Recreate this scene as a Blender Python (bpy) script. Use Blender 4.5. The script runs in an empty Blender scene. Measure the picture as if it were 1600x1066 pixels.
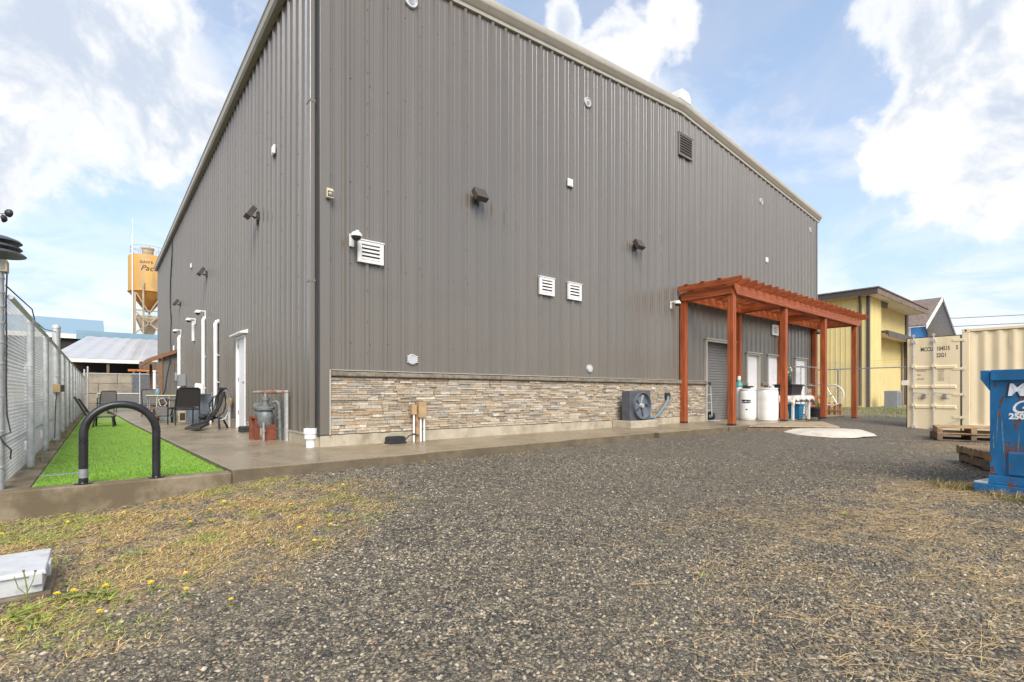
import bpy, math, random
import numpy as np
from mathutils import Vector, Matrix
R = math.radians
rng = random.Random(7)
nrg = np.random.default_rng(11)
sc = bpy.context.scene
col = sc.collection

# ------------------------------------------------------------------ camera
# world axes: X along the gable front of the building, Y along its left side, z = 0 top of the concrete slab
CAM = Vector((-2.4445, -7.3756, 0.78))
cd = bpy.data.cameras.new('camera')
cd.sensor_width = 36.0
cd.lens = 36.0 * 780.0 / 1600.0
cd.shift_y = 82.0 / 1600.0
cd.clip_start = 0.05
cd.clip_end = 3000.0
cam = bpy.data.objects.new('camera', cd)
cam.location = CAM
cam.rotation_euler = (R(90), 0, R(50.434 - 90.0))
col.objects.link(cam)
sc.camera = cam

# ------------------------------------------------------------------ world
SUN_EL, SUN_AZ = R(42), R(207)      # azimuth clockwise from +Y: the light comes from -Y, in front of the gable
sun_dir = Vector((math.sin(SUN_AZ) * math.cos(SUN_EL), math.cos(SUN_AZ) * math.cos(SUN_EL), math.sin(SUN_EL)))
world = bpy.data.worlds.new('World')
sc.world = world
world.use_nodes = True
wt = world.node_tree
wt.nodes.clear()


class NT:
    def __init__(s, tree):
        s.t = tree

    def n(s, kind, **kw):
        nd = s.t.nodes.new(kind)
        for k, v in kw.items():
            if k == 'inp':
                for kk, vv in v.items():
                    s.set(nd.inputs[kk], vv)
            else:
                setattr(nd, k, v)
        return nd

    def set(s, sock, v):
        if isinstance(v, bpy.types.NodeSocket):
            s.t.links.new(v, sock)
        else:
            sock.default_value = v

    def math(s, op, a, b=0.0, c=None, clamp=False):
        nd = s.n('ShaderNodeMath', operation=op, use_clamp=clamp)
        s.set(nd.inputs[0], a)
        s.set(nd.inputs[1], b)
        if c is not None:
            s.set(nd.inputs[2], c)
        return nd.outputs[0]

    def vmath(s, op, a, b=None, out=0):
        nd = s.n('ShaderNodeVectorMath', operation=op)
        s.set(nd.inputs[0], a)
        if b is not None:
            s.set(nd.inputs[1], b)
        return nd.outputs[out]

    def noise(s, vec, scale, detail=4.0, rough=0.5, dist=0.0, out=0):
        nd = s.n('ShaderNodeTexNoise')
        s.set(nd.inputs['Vector'], vec)
        s.set(nd.inputs['Scale'], scale)
        nd.inputs['Detail'].default_value = detail
        nd.inputs['Roughness'].default_value = rough
        nd.inputs['Distortion'].default_value = dist
        return nd.outputs[out]

    def maprange(s, v, a, b, c=0.0, d=1.0, smooth=True):
        nd = s.n('ShaderNodeMapRange', interpolation_type='SMOOTHSTEP' if smooth else 'LINEAR')
        s.set(nd.inputs[0], v)
        for i, x in enumerate((a, b, c, d)):
            s.set(nd.inputs[i + 1], x)
        return nd.outputs[0]

    def mix(s, f, a, b, mode='MIX'):
        nd = s.n('ShaderNodeMix', data_type='RGBA', blend_type=mode)
        s.set(nd.inputs[0], f)
        s.set(nd.inputs[6], a)
        s.set(nd.inputs[7], b)
        return nd.outputs[2]

    def ramp(s, f, stops, const=False):
        nd = s.n('ShaderNodeValToRGB')
        s.set(nd.inputs[0], f)
        cr = nd.color_ramp
        if const:
            cr.interpolation = 'CONSTANT'
        while len(cr.elements) < len(stops):
            cr.elements.new(0.5)
        for e, (p, c) in zip(cr.elements, stops):
            e.position = p
            e.color = tuple(c) + (1.0,) if len(c) == 3 else c
        return nd.outputs[0]


W = NT(wt)
tc = W.n('ShaderNodeTexCoord')
dirv = W.vmath('NORMALIZE', tc.outputs['Generated'])
sep = W.n('ShaderNodeSeparateXYZ')
W.set(sep.inputs[0], dirv)
dx, dy, dz = sep.outputs
sky = W.n('ShaderNodeTexSky', sky_type='NISHITA')
sky.sun_disc = False
sky.sun_elevation = SUN_EL
sky.sun_rotation = SUN_AZ
sky.altitude = 50
sky.air_density = 1.0
sky.dust_density = 1.6
sky.ozone_density = 1.4
bg_sky = W.n('ShaderNodeBackground')
W.set(bg_sky.inputs[0], sky.outputs[0])
bg_sky.inputs[1].default_value = 0.15
# cloud deck projected on a plane above the place, plus heaped clouds at several bearings
den = W.math('ADD', W.math('MAXIMUM', dz, 0.0), 0.16)
comb = W.n('ShaderNodeCombineXYZ')
W.set(comb.inputs[0], W.math('DIVIDE', dx, den))
W.set(comb.inputs[1], W.math('DIVIDE', dy, den))
veil_n = W.noise(comb.outputs[0], 0.9, 9.0, 0.56, 0.35)
wisp_n = W.noise(comb.outputs[0], 2.6, 10.0, 0.6, 0.9)
veil = W.math('MULTIPLY', W.maprange(veil_n, 0.42, 0.64), 0.92)
veil = W.math('ADD', veil, W.math('MULTIPLY', W.maprange(wisp_n, 0.5, 0.78), 0.35), clamp=True)
haze = W.maprange(dz, 0.50, 0.04, 0.0, 0.92)
base_f = W.math('MAXIMUM', veil, haze)
base_f = W.math('MAXIMUM', base_f, 0.36)
cn = W.noise(dirv, 5.5, 11.0, 0.58, 0.25)
off = W.vmath('ADD', dirv, tuple(Vector((0, 0, 0.10)) + sun_dir * 0.03))
cn2 = W.noise(off, 5.5, 7.0, 0.55, 0.25)


def bearing(az, el):      # degrees clockwise from +Y, degrees above the horizon
    return Vector((math.sin(R(az)) * math.cos(R(el)), math.cos(R(az)) * math.cos(R(el)), math.sin(R(el))))


blob = None
for (az, el, rad) in ((79.8, 24.5, 0.16), (84.2, 25.2, 0.2), (78.0, 28.7, 0.1), (83.8, 20.4, 0.13), (-2.7, 27.8, 0.22), (1.5, 27.0, 0.13), (-10.1, 20.7, 0.25), (8.5, 25.0, 0.08), (4.4, 24.0, 0.09), (51.2, 33.6, 0.09), (56.7, 35.6, 0.045), (45.4, 36.3, 0.05), (102.1, 18.2, 0.25), (-25.8, 15.4, 0.3)):
    dd = W.vmath('DISTANCE', dirv, tuple(bearing(az, el)), out=1)
    b = W.math('SUBTRACT', 1.0, W.math('DIVIDE', dd, rad))
    blob = b if blob is None else W.math('MAXIMUM', blob, b)
blob = W.math('MAXIMUM', blob, -1.0)
heap = W.math('ADD', W.math('MULTIPLY', blob, 0.75), W.math('MULTIPLY', W.math('SUBTRACT', cn, 0.5), 2.6))
heap_f = W.maprange(heap, -0.06, 0.36)
lit = W.math('SUBTRACT', cn, cn2)
shade = W.maprange(lit, -0.07, 0.09)
inner = W.maprange(heap, 0.2, 0.62)
shade = W.math('MAXIMUM', shade, W.math('SUBTRACT', 1.0, inner))
puff_col = W.mix(shade, (0.66, 0.745, 0.88, 1), (1.06, 1.06, 1.065, 1))
veil_col = W.mix(W.maprange(W.math('ADD', W.math('MULTIPLY', wisp_n, 0.5), W.math('MULTIPLY', veil_n, 0.5)), 0.38, 0.58), (0.66, 0.83, 1.02, 1), (0.98, 0.995, 1.02, 1))
cl_col = W.mix(heap_f, veil_col, puff_col)
cl_f = W.math('MAXIMUM', base_f, heap_f)
bg_cl = W.n('ShaderNodeBackground')
W.set(bg_cl.inputs[0], cl_col)
bg_cl.inputs[1].default_value = 0.56
mixs = W.n('ShaderNodeMixShader')
W.set(mixs.inputs[0], cl_f)
W.set(mixs.inputs[1], bg_sky.outputs[0])
W.set(mixs.inputs[2], bg_cl.outputs[0])
wo = W.n('ShaderNodeOutputWorld')
W.set(wo.inputs[0], mixs.outputs[0])

# ------------------------------------------------------------------ sun and exposure
sl = bpy.data.lights.new('sun', 'SUN')
sl.energy = 2.2
sl.angle = R(38)
sl.color = (1.0, 0.95, 0.87)
so = bpy.data.objects.new('sun', sl)
so.rotation_euler = (-sun_dir).to_track_quat('-Z', 'Y').to_euler()
so.location = (0, -20, 30)
col.objects.link(so)
sc.view_settings.view_transform = 'Standard'
sc.view_settings.look = 'None'
sc.view_settings.gamma = 1.0
sc.view_settings.use_curve_mapping = False
sc.view_settings.exposure = 0.85

# ------------------------------------------------------------------ materials
def mat(name, c, rough=0.6, metal=0.0, var=0.12, scale=6.0, bump=0.0, bscale=60.0, streak=False, c2=None, c2amt=0.0,
        c2scale=3.0, spec=0.5, c2lo=0.55, c2hi=0.65, rvar=0.1, stretch=(1, 1, 1), wave=0.0):
    m = bpy.data.materials.new(name)
    m.use_nodes = True
    t = NT(m.node_tree)
    m.node_tree.nodes.clear()
    out = t.n('ShaderNodeOutputMaterial')
    p = t.n('ShaderNodeBsdfPrincipled')
    t.set(out.inputs[0], p.outputs[0])
    g = t.n('ShaderNodeNewGeometry').outputs['Position']
    g = t.vmath('MULTIPLY', g, stretch)
    if streak:
        g2 = t.vmath('MULTIPLY', g, (1, 1, 0.06))
    else:
        g2 = g
    nz = t.noise(g2, scale, 6.0, 0.6)
    lo = tuple(x * (1 - var) for x in c) + (1,)
    hi = tuple(min(1.0, x * (1 + var)) for x in c) + (1,)
    cc = t.mix(t.maprange(nz, 0.3, 0.7), lo, hi)
    if c2 is not None:
        n2 = t.noise(g, c2scale, 8.0, 0.65)
        cc = t.mix(t.math('MULTIPLY', t.maprange(n2, c2lo, c2hi), c2amt), cc, tuple(c2) + (1,))
    t.set(p.inputs['Base Color'], cc)
    t.set(p.inputs['Roughness'], t.maprange(nz, 0.2, 0.8, max(0.02, rough - rvar), min(1, rough + rvar)))
    p.inputs['Metallic'].default_value = metal
    p.inputs['Specular IOR Level'].default_value = spec
    if wave:      # slight oil-canning of thin sheet
        b = t.n('ShaderNodeBump')
        b.inputs['Strength'].default_value = wave
        b.inputs['Distance'].default_value = 0.02
        t.set(b.inputs['Height'], t.noise(t.vmath('MULTIPLY', g, (1, 1, 0.45)), 2.2, 2.0, 0.5))
        t.set(p.inputs['Normal'], b.outputs[0])
    if bump:
        b = t.n('ShaderNodeBump')
        b.inputs['Strength'].default_value = bump
        b.inputs['Distance'].default_value = 0.01
        t.set(b.inputs['Height'], t.noise(g, bscale, 5.0, 0.6))
        t.set(p.inputs['Normal'], b.outputs[0])
    return m


def attr_mat(name, rough=0.8, bump=0.3, bscale=120.0, var=0.2, vscale=40.0, spec=0.35):
    m = bpy.data.materials.new(name)
    m.use_nodes = True
    t = NT(m.node_tree)
    m.node_tree.nodes.clear()
    out = t.n('ShaderNodeOutputMaterial')
    p = t.n('ShaderNodeBsdfPrincipled')
    t.set(out.inputs[0], p.outputs[0])
    a = t.n('ShaderNodeAttribute', attribute_name='col')
    g = t.n('ShaderNodeNewGeometry').outputs['Position']
    nz = t.noise(g, vscale, 5.0, 0.6)
    k = t.maprange(nz, 0.25, 0.75, 1 - var, 1 + var)
    kc = t.n('ShaderNodeCombineXYZ')
    for i in range(3):
        t.set(kc.inputs[i], k)
    t.set(p.inputs['Base Color'], t.vmath('MULTIPLY', a.outputs['Vector'], kc.outputs[0]))
    p.inputs['Roughness'].default_value = rough
    p.inputs['Specular IOR Level'].default_value = spec
    if bump:
        b = t.n('ShaderNodeBump')
        b.inputs['Strength'].default_value = bump
        b.inputs['Distance'].default_value = 0.006
        t.set(b.inputs['Height'], t.noise(g, bscale, 5.0, 0.6))
        t.set(p.inputs['Normal'], b.outputs[0])
    return m


M = {}
M['siding'] = mat('siding_paint', (0.148, 0.130, 0.108), 0.25, 0, 0.05, 2.2, streak=True, c2=(0.108, 0.092, 0.073), c2amt=0.4, c2scale=1.1, c2lo=0.5, c2hi=0.8, spec=0.85, rvar=0.04, wave=0.10)
M['trim'] = mat('trim_paint', (0.42, 0.39, 0.325), 0.4, 0, 0.06, 3.0)
M['trim_dark'] = mat('trim_dark', (0.17, 0.155, 0.135), 0.4, 0, 0.06, 3.0)
M['gutter'] = mat('gutter_paint', (0.36, 0.33, 0.27), 0.38, 0, 0.08, 4.0)
M['roof'] = mat('roof_steel', (0.45, 0.45, 0.45), 0.4, 0.3, 0.06, 3.0)
M['core'] = mat('wall_core', (0.05, 0.05, 0.05), 0.9)
M['screw'] = mat('screw_steel', (0.09, 0.085, 0.08), 0.5, 0.2)
M['white'] = mat('white_plastic', (0.70, 0.69, 0.67), 0.42, 0, 0.05, 8.0, c2=(0.5, 0.46, 0.4), c2amt=0.25, c2scale=9.0)
M['white_paint'] = mat('white_door_paint', (0.76, 0.75, 0.74), 0.45, 0, 0.04, 2.0, c2=(0.55, 0.5, 0.45), c2amt=0.18, c2scale=3.0)
M['box_white'] = mat('weathered_white_plastic', (0.52, 0.525, 0.53), 0.5, 0, 0.06, 12.0, c2=(0.33, 0.30, 0.25), c2amt=0.45, c2scale=14.0, bump=0.05)
M['pvc'] = mat('white_pvc', (0.80, 0.79, 0.77), 0.38, 0, 0.04, 4.0)
M['beige'] = mat('beige_plastic', (0.56, 0.49, 0.33), 0.5, 0, 0.1, 8.0)
M['lens'] = mat('dark_lens', (0.03, 0.03, 0.035), 0.12)
M['bronze'] = mat('bronze_metal', (0.075, 0.062, 0.052), 0.42, 0.2, 0.15, 10.0)
M['lampglass'] = mat('lamp_glass', (0.3, 0.28, 0.25), 0.18)
M['greymetal'] = mat('grey_metal', (0.30, 0.31, 0.32), 0.42, 0.4, 0.15, 10.0)
M['galv'] = mat('galvanised_steel', (0.50, 0.505, 0.50), 0.5, 0.25, 0.14, 14.0, c2=(0.3, 0.29, 0.27), c2amt=0.4, c2scale=9.0)
M['chain'] = mat('chain_link_wire', (0.62, 0.63, 0.63), 0.5, 0.1, 0.1, 10.0)
M['black'] = mat('black_powder_coat', (0.017, 0.017, 0.019), 0.33, 0, 0.25, 14.0, bump=0.08, bscale=300, spec=0.5)
M['blackplastic'] = mat('black_plastic', (0.022, 0.022, 0.024), 0.5, 0, 0.2, 14.0)
M['rubber'] = mat('black_rubber', (0.018, 0.018, 0.018), 0.7)
M['darkgrey'] = mat('dark_grey_metal', (0.085, 0.09, 0.105), 0.42, 0.1, 0.14, 7.0)
M['bluegrey'] = mat('blue_grey_resin', (0.13, 0.15, 0.18), 0.35, 0, 0.12, 5.0)
M['concrete'] = mat('concrete_foundation', (0.42, 0.365, 0.27), 0.82, 0, 0.16, 4.0, 0.3, 70, c2=(0.22, 0.17, 0.11), c2amt=0.75, c2scale=2.2, c2lo=0.5, c2hi=0.72)
M['curb'] = mat('concrete_curb', (0.26, 0.21, 0.14), 0.8, 0, 0.15, 5.0, 0.35, 70, c2=(0.11, 0.080, 0.042), c2amt=0.85, c2scale=2.6, c2lo=0.36, c2hi=0.6)
M['slab_edge'] = mat('stained_slab_edge', (0.15, 0.115, 0.07), 0.7, 0, 0.2, 6.0, 0.35, 60, c2=(0.085, 0.064, 0.036), c2amt=0.6, c2scale=2.0, c2lo=0.42, c2hi=0.7)
M['white_conc'] = mat('white_concrete', (0.55, 0.50, 0.42), 0.75, 0, 0.1, 5.0, 0.4, 40, c2=(0.42, 0.36, 0.27), c2amt=0.6, c2scale=3.0)
M['slab'] = mat('damp_slab_concrete', (0.275, 0.22, 0.145), 0.36, 0, 0.16, 1.6, 0.12, 110, c2=(0.18, 0.138, 0.086), c2amt=0.8, c2scale=0.9, c2lo=0.45, c2hi=0.68, rvar=0.2, spec=0.5)
M['capstone'] = mat('sill_stone', (0.21, 0.175, 0.135), 0.75, 0, 0.35, 16.0, 0.7, 40)  # shade on the rough sill face is painted into this dark brown
M['stone'] = attr_mat('ledger_stone', 0.8, 0.7, 90, 0.22, 28)
M['mortar'] = mat('stone_backing', (0.12, 0.10, 0.08), 0.95)
for nm_, st_ in (('cedar_post', (1, 1, 0.05)), ('cedar_beam', (0.05, 1, 1)), ('cedar_rafter', (1, 0.05, 1))):
    M[nm_] = mat('stained_' + nm_, (0.32, 0.074, 0.0185), 0.55, 0, 0.38, 38.0, 0.3, 60, c2=(0.15, 0.032, 0.010), c2amt=0.65, c2scale=14.0, c2lo=0.52, c2hi=0.7, stretch=st_, rvar=0.15)
M['wood'] = mat('weathered_wood', (0.36, 0.235, 0.125), 0.75, 0, 0.3, 9.0, 0.3, 70, c2=(0.12, 0.075, 0.045), c2amt=0.6, c2scale=5.0)
M['wood_grey'] = mat('old_grey_wood', (0.16, 0.11, 0.075), 0.8, 0, 0.3, 9.0, 0.3, 70, c2=(0.07, 0.045, 0.03), c2amt=0.6, c2scale=5.0)
M['wood_mid'] = mat('brown_pallet_wood', (0.25, 0.165, 0.09), 0.75, 0, 0.3, 9.0, 0.3, 70, c2=(0.10, 0.065, 0.04), c2amt=0.6, c2scale=5.0)
M['plywood'] = mat('worn_plywood', (0.36, 0.28, 0.18), 0.7, 0, 0.2, 5.0, 0.2, 50, c2=(0.2, 0.13, 0.08), c2amt=0.6, c2scale=3.0)
M['brownwood'] = mat('brown_fascia', (0.23, 0.105, 0.05), 0.6, 0, 0.2, 6.0)
M['shutter'] = mat('roll_shutter', (0.20, 0.195, 0.185), 0.45, 0.1, 0.07, 4.0)
M['redpaint'] = mat('red_oxide_paint', (0.20, 0.055, 0.028), 0.6, 0, 0.25, 14.0, c2=(0.13, 0.04, 0.02), c2amt=0.5, c2scale=12)
M['rustpipe'] = mat('rusty_pipe', (0.34, 0.32, 0.29), 0.55, 0.3, 0.2, 14.0, c2=(0.30, 0.10, 0.03), c2amt=0.9, c2scale=7.0, c2lo=0.5, c2hi=0.6)
M['meter'] = mat('meter_grey', (0.17, 0.185, 0.185), 0.5, 0.2, 0.2, 20.0, c2=(0.13, 0.13, 0.12), c2amt=0.5, c2scale=14)
M['tan'] = mat('tan_box', (0.40, 0.27, 0.14), 0.6, 0, 0.15, 8.0)
M['teal'] = mat('teal_paint', (0.05, 0.32, 0.26), 0.4)
M['blue_tub'] = mat('blue_plastic', (0.015, 0.16, 0.30), 0.4, 0, 0.08, 10)
M['bluehose'] = mat('blue_hose', (0.15, 0.24, 0.29), 0.5, 0, 0.1, 10)
M['barrel'] = mat('white_poly', (0.80, 0.79, 0.74), 0.42, 0, 0.04, 3.0, c2=(0.6, 0.55, 0.45), c2amt=0.3, c2scale=4.0)
M['cloth'] = mat('dirty_white_cloth', (0.66, 0.62, 0.58), 0.85, 0, 0.15, 6.0, c2=(0.36, 0.29, 0.24), c2amt=0.7, c2scale=7.0)
M['leaf'] = mat('leaf_green', (0.10, 0.17, 0.03), 0.6, 0, 0.35, 30.0)
M['weedleaf'] = mat('weed_leaf', (0.17, 0.235, 0.045), 0.65, 0, 0.4, 25.0)
M['petal'] = mat('yellow_petal', (0.80, 0.56, 0.02), 0.6, 0, 0.1, 30.0)
M['orange'] = mat('orange_petal', (0.80, 0.26, 0.03), 0.6, 0, 0.15, 30.0)
M['soil'] = mat('soil', (0.05, 0.035, 0.025), 0.95)
M['straw'] = mat('dry_straw', (0.47, 0.325, 0.155), 0.8, 0, 0.35, 18.0)
M['cream'] = mat('cream_container_paint', (0.76, 0.63, 0.41), 0.45, 0, 0.05, 2.0, c2=(0.46, 0.33, 0.17), c2amt=0.4, c2scale=3.5, c2lo=0.55, c2hi=0.75, stretch=(1, 1, 0.25))
M['gasket'] = mat('dark_gasket', (0.035, 0.022, 0.016), 0.7)
M['letter_dark'] = mat('dark_lettering', (0.06, 0.05, 0.04), 0.6)
M['letter_grey'] = mat('grey_lettering', (0.30, 0.26, 0.19), 0.6)
M['letter_white'] = mat('white_lettering', (0.80, 0.82, 0.84), 0.5)
M['letter_black'] = mat('black_lettering', (0.015, 0.02, 0.035), 0.5)
M['binblue'] = mat('blue_bin_paint', (0.008, 0.13, 0.31), 0.42, 0, 0.25, 4.0, 0.15, 30, c2=(0.15, 0.055, 0.03), c2amt=0.95, c2scale=2.6, c2lo=0.60, c2hi=0.64, stretch=(1, 1, 0.55))
M['rust'] = mat('rust_patch', (0.17, 0.055, 0.022), 0.85, 0, 0.4, 25.0, 0.4, 60)
M['yellow'] = mat('yellow_siding', (0.70, 0.575, 0.26), 0.6, 0, 0.04, 1.0)
M['brown_trim'] = mat('dark_brown_trim', (0.075, 0.055, 0.045), 0.5, 0, 0.1, 2.0)
M['soffit'] = mat('pale_soffit', (0.78, 0.74, 0.66), 0.7)
M['shingle'] = mat('brown_shingles', (0.18, 0.135, 0.11), 0.9, 0, 0.35, 5.0, 0.4, 20, c2=(0.09, 0.07, 0.06), c2amt=0.5, c2scale=8)
M['blue_wall'] = mat('blue_wall', (0.02, 0.15, 0.40), 0.6, 0, 0.1, 2.0)
M['pale_wall'] = mat('pale_wall', (0.66, 0.68, 0.70), 0.6)
M['shed_roof'] = mat('shed_roof_metal', (0.45, 0.45, 0.46), 0.35, 0.15, 0.08, 1.0)
M['blue_roof'] = mat('pale_blue_roof', (0.20, 0.32, 0.40), 0.45, 0, 0.06, 0.6)
M['dark_shed'] = mat('dark_shed_wall', (0.035, 0.03, 0.027), 0.9)
M['block'] = mat('concrete_block', (0.30, 0.25, 0.175), 0.9, 0, 0.25, 1.5, 0.3, 10, c2=(0.13, 0.105, 0.065), c2amt=0.7, c2scale=0.9, c2lo=0.45, c2hi=0.65)
M['silo'] = mat('yellow_silo_paint', (0.56, 0.31, 0.075), 0.55, 0, 0.12, 0.7, c2=(0.30, 0.22, 0.13), c2amt=0.75, c2scale=0.8, c2lo=0.45, c2hi=0.66, stretch=(1, 1, 0.22))
M['silo_cone'] = mat('silo_cone_paint', (0.50, 0.22, 0.04), 0.6, 0, 0.15, 0.9, c2=(0.25, 0.11, 0.03), c2amt=0.6, c2scale=0.8)
M['dust'] = mat('dusty_steel', (0.40, 0.32, 0.22), 0.8, 0, 0.2, 1.0)
M['orange_steel'] = mat('orange_steel', (0.45, 0.16, 0.045), 0.6, 0, 0.2, 2.0)
M['sling'] = mat('black_sling_fabric', (0.03, 0.026, 0.025), 0.75, 0, 0.2, 30)
M['greyfabric'] = mat('grey_fabric', (0.17, 0.165, 0.16), 0.8, 0, 0.15, 20)
M['greenbox'] = mat('grey_green_steel', (0.18, 0.22, 0.20), 0.6, 0, 0.12, 3)
M['slat'] = mat('pale_slat', (0.76, 0.76, 0.75), 0.6, 0, 0.08, 4)
M['chrome'] = mat('chrome_wire', (0.5, 0.5, 0.5), 0.25, 0.8)
M['cable'] = mat('utility_cable_black', (0.03, 0.03, 0.035), 0.7)


def gravel_mat():
    m = bpy.data.materials.new('gravel_ground')
    m.use_nodes = True
    t = NT(m.node_tree)
    m.node_tree.nodes.clear()
    out = t.n('ShaderNodeOutputMaterial')
    p = t.n('ShaderNodeBsdfPrincipled')
    t.set(out.inputs[0], p.outputs[0])
    g = t.n('ShaderNodeNewGeometry').outputs['Position']
    gd = t.vmath('ADD', g, t.vmath('MULTIPLY', t.noise(g, 40.0, 3.0, 0.5, out=1), (0.012, 0.012, 0.012)))
    v = t.n('ShaderNodeTexVoronoi')
    t.set(v.inputs['Vector'], gd)
    v.inputs['Scale'].default_value = 62.0
    v2 = t.n('ShaderNodeTexVoronoi')
    t.set(v2.inputs['Vector'], gd)
    v2.inputs['Scale'].default_value = 27.0
    sp = t.n('ShaderNodeSeparateColor')
    t.set(sp.inputs[0], v.outputs['Color'])
    sp2 = t.n('ShaderNodeSeparateColor')
    t.set(sp2.inputs[0], v2.outputs['Color'])
    stops = [(0.0, (.07, .063, .051)), (0.24, (.12, .104, .08)), (0.46, (.18, .151, .108)), (0.66, (.27, .222, .15)),
             (0.84, (.38, .315, .215)), (0.94, (.50, .42, .30))]
    c = t.ramp(sp.outputs[0], stops, True)
    c2 = t.ramp(sp2.outputs[0], stops, True)
    pick = t.maprange(sp2.outputs[1], 0.62, 0.64)
    c = t.mix(pick, c, c2)
    edge = t.maprange(v.outputs['Distance'], 0.25, 0.75, 1.0, 0.5)
    ke = t.n('ShaderNodeCombineXYZ')
    for i in range(3):
        t.set(ke.inputs[i], edge)
    c = t.vmath('MULTIPLY', c, ke.outputs[0])
    # fines and damp patches
    big = t.noise(g, 0.55, 6.0, 0.6)
    fine = t.noise(g, 150.0, 3.0, 0.6)
    dirt = t.mix(fine, (.10, .085, .06, 1), (.21, .175, .125, 1))
    c = t.mix(t.math('MULTIPLY', t.maprange(big, 0.42, 0.68), 0.65), c, dirt)
    # weedy thatch where the mask says so (grown over patches)
    a = t.n('ShaderNodeAttribute', attribute_name='weed')
    th = t.noise(g, 34.0, 6.0, 0.7)
    thc = t.ramp(th, [(0.28, (.08, .058, .03)), (0.42, (.29, .19, .08)), (0.56, (.50, .34, .145)), (0.7, (.36, .33, .09))])
    wm = t.math('MULTIPLY', a.outputs['Fac'], t.maprange(t.noise(g, 9.0, 8.0, 0.7), 0.38, 0.6))
    c = t.mix(t.math('MULTIPLY', wm, 0.85), c, thc)
    t.set(p.inputs['Base Color'], c)
    p.inputs['Roughness'].default_value = 0.72
    b = t.n('ShaderNodeBump')
    b.inputs['Strength'].default_value = 0.9
    b.inputs['Distance'].default_value = 0.014
    h = t.math('ADD', t.math('SUBTRACT', 1.0, v.outputs['Distance']), t.math('MULTIPLY', sp.outputs[1], 0.7))
    t.set(b.inputs['Height'], h)
    t.set(p.inputs['Normal'], b.outputs[0])
    return m


M['gravel'] = gravel_mat()
M['pebble'] = attr_mat('loose_gravel_stone', 0.75, 0.0, 100, 0.18, 90, spec=0.4)
M['blade'] = attr_mat('grass_blade', 0.75, 0.0, 100, 0.15, 20, spec=0.2)


def turf_mat():
    m = bpy.data.materials.new('artificial_turf')
    m.use_nodes = True
    t = NT(m.node_tree)
    m.node_tree.nodes.clear()
    out = t.n('ShaderNodeOutputMaterial')
    p = t.n('ShaderNodeBsdfPrincipled')
    t.set(out.inputs[0], p.outputs[0])
    g = t.n('ShaderNodeNewGeometry').outputs['Position']
    c = t.mix(t.noise(g, 220.0, 3.0, 0.7), (.15, .265, .035, 1), (.275, .43, .08, 1))
    band = t.noise(t.vmath('MULTIPLY', g, (0.5, 2.2, 1)), 1.0, 4.0, 0.6)
    c = t.mix(t.math('MULTIPLY', t.maprange(band, 0.4, 0.65), 0.3), c, (.29, .46, .07, 1))
    t.set(p.inputs['Base Color'], c)
    p.inputs['Roughness'].default_value = 0.75
    b = t.n('ShaderNodeBump')
    b.inputs['Strength'].default_value = 0.6
    b.inputs['Distance'].default_value = 0.01
    t.set(b.inputs['Height'], t.noise(g, 160.0, 4.0, 0.7))
    t.set(p.inputs['Normal'], b.outputs[0])
    return m


M['turf'] = turf_mat()


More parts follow.
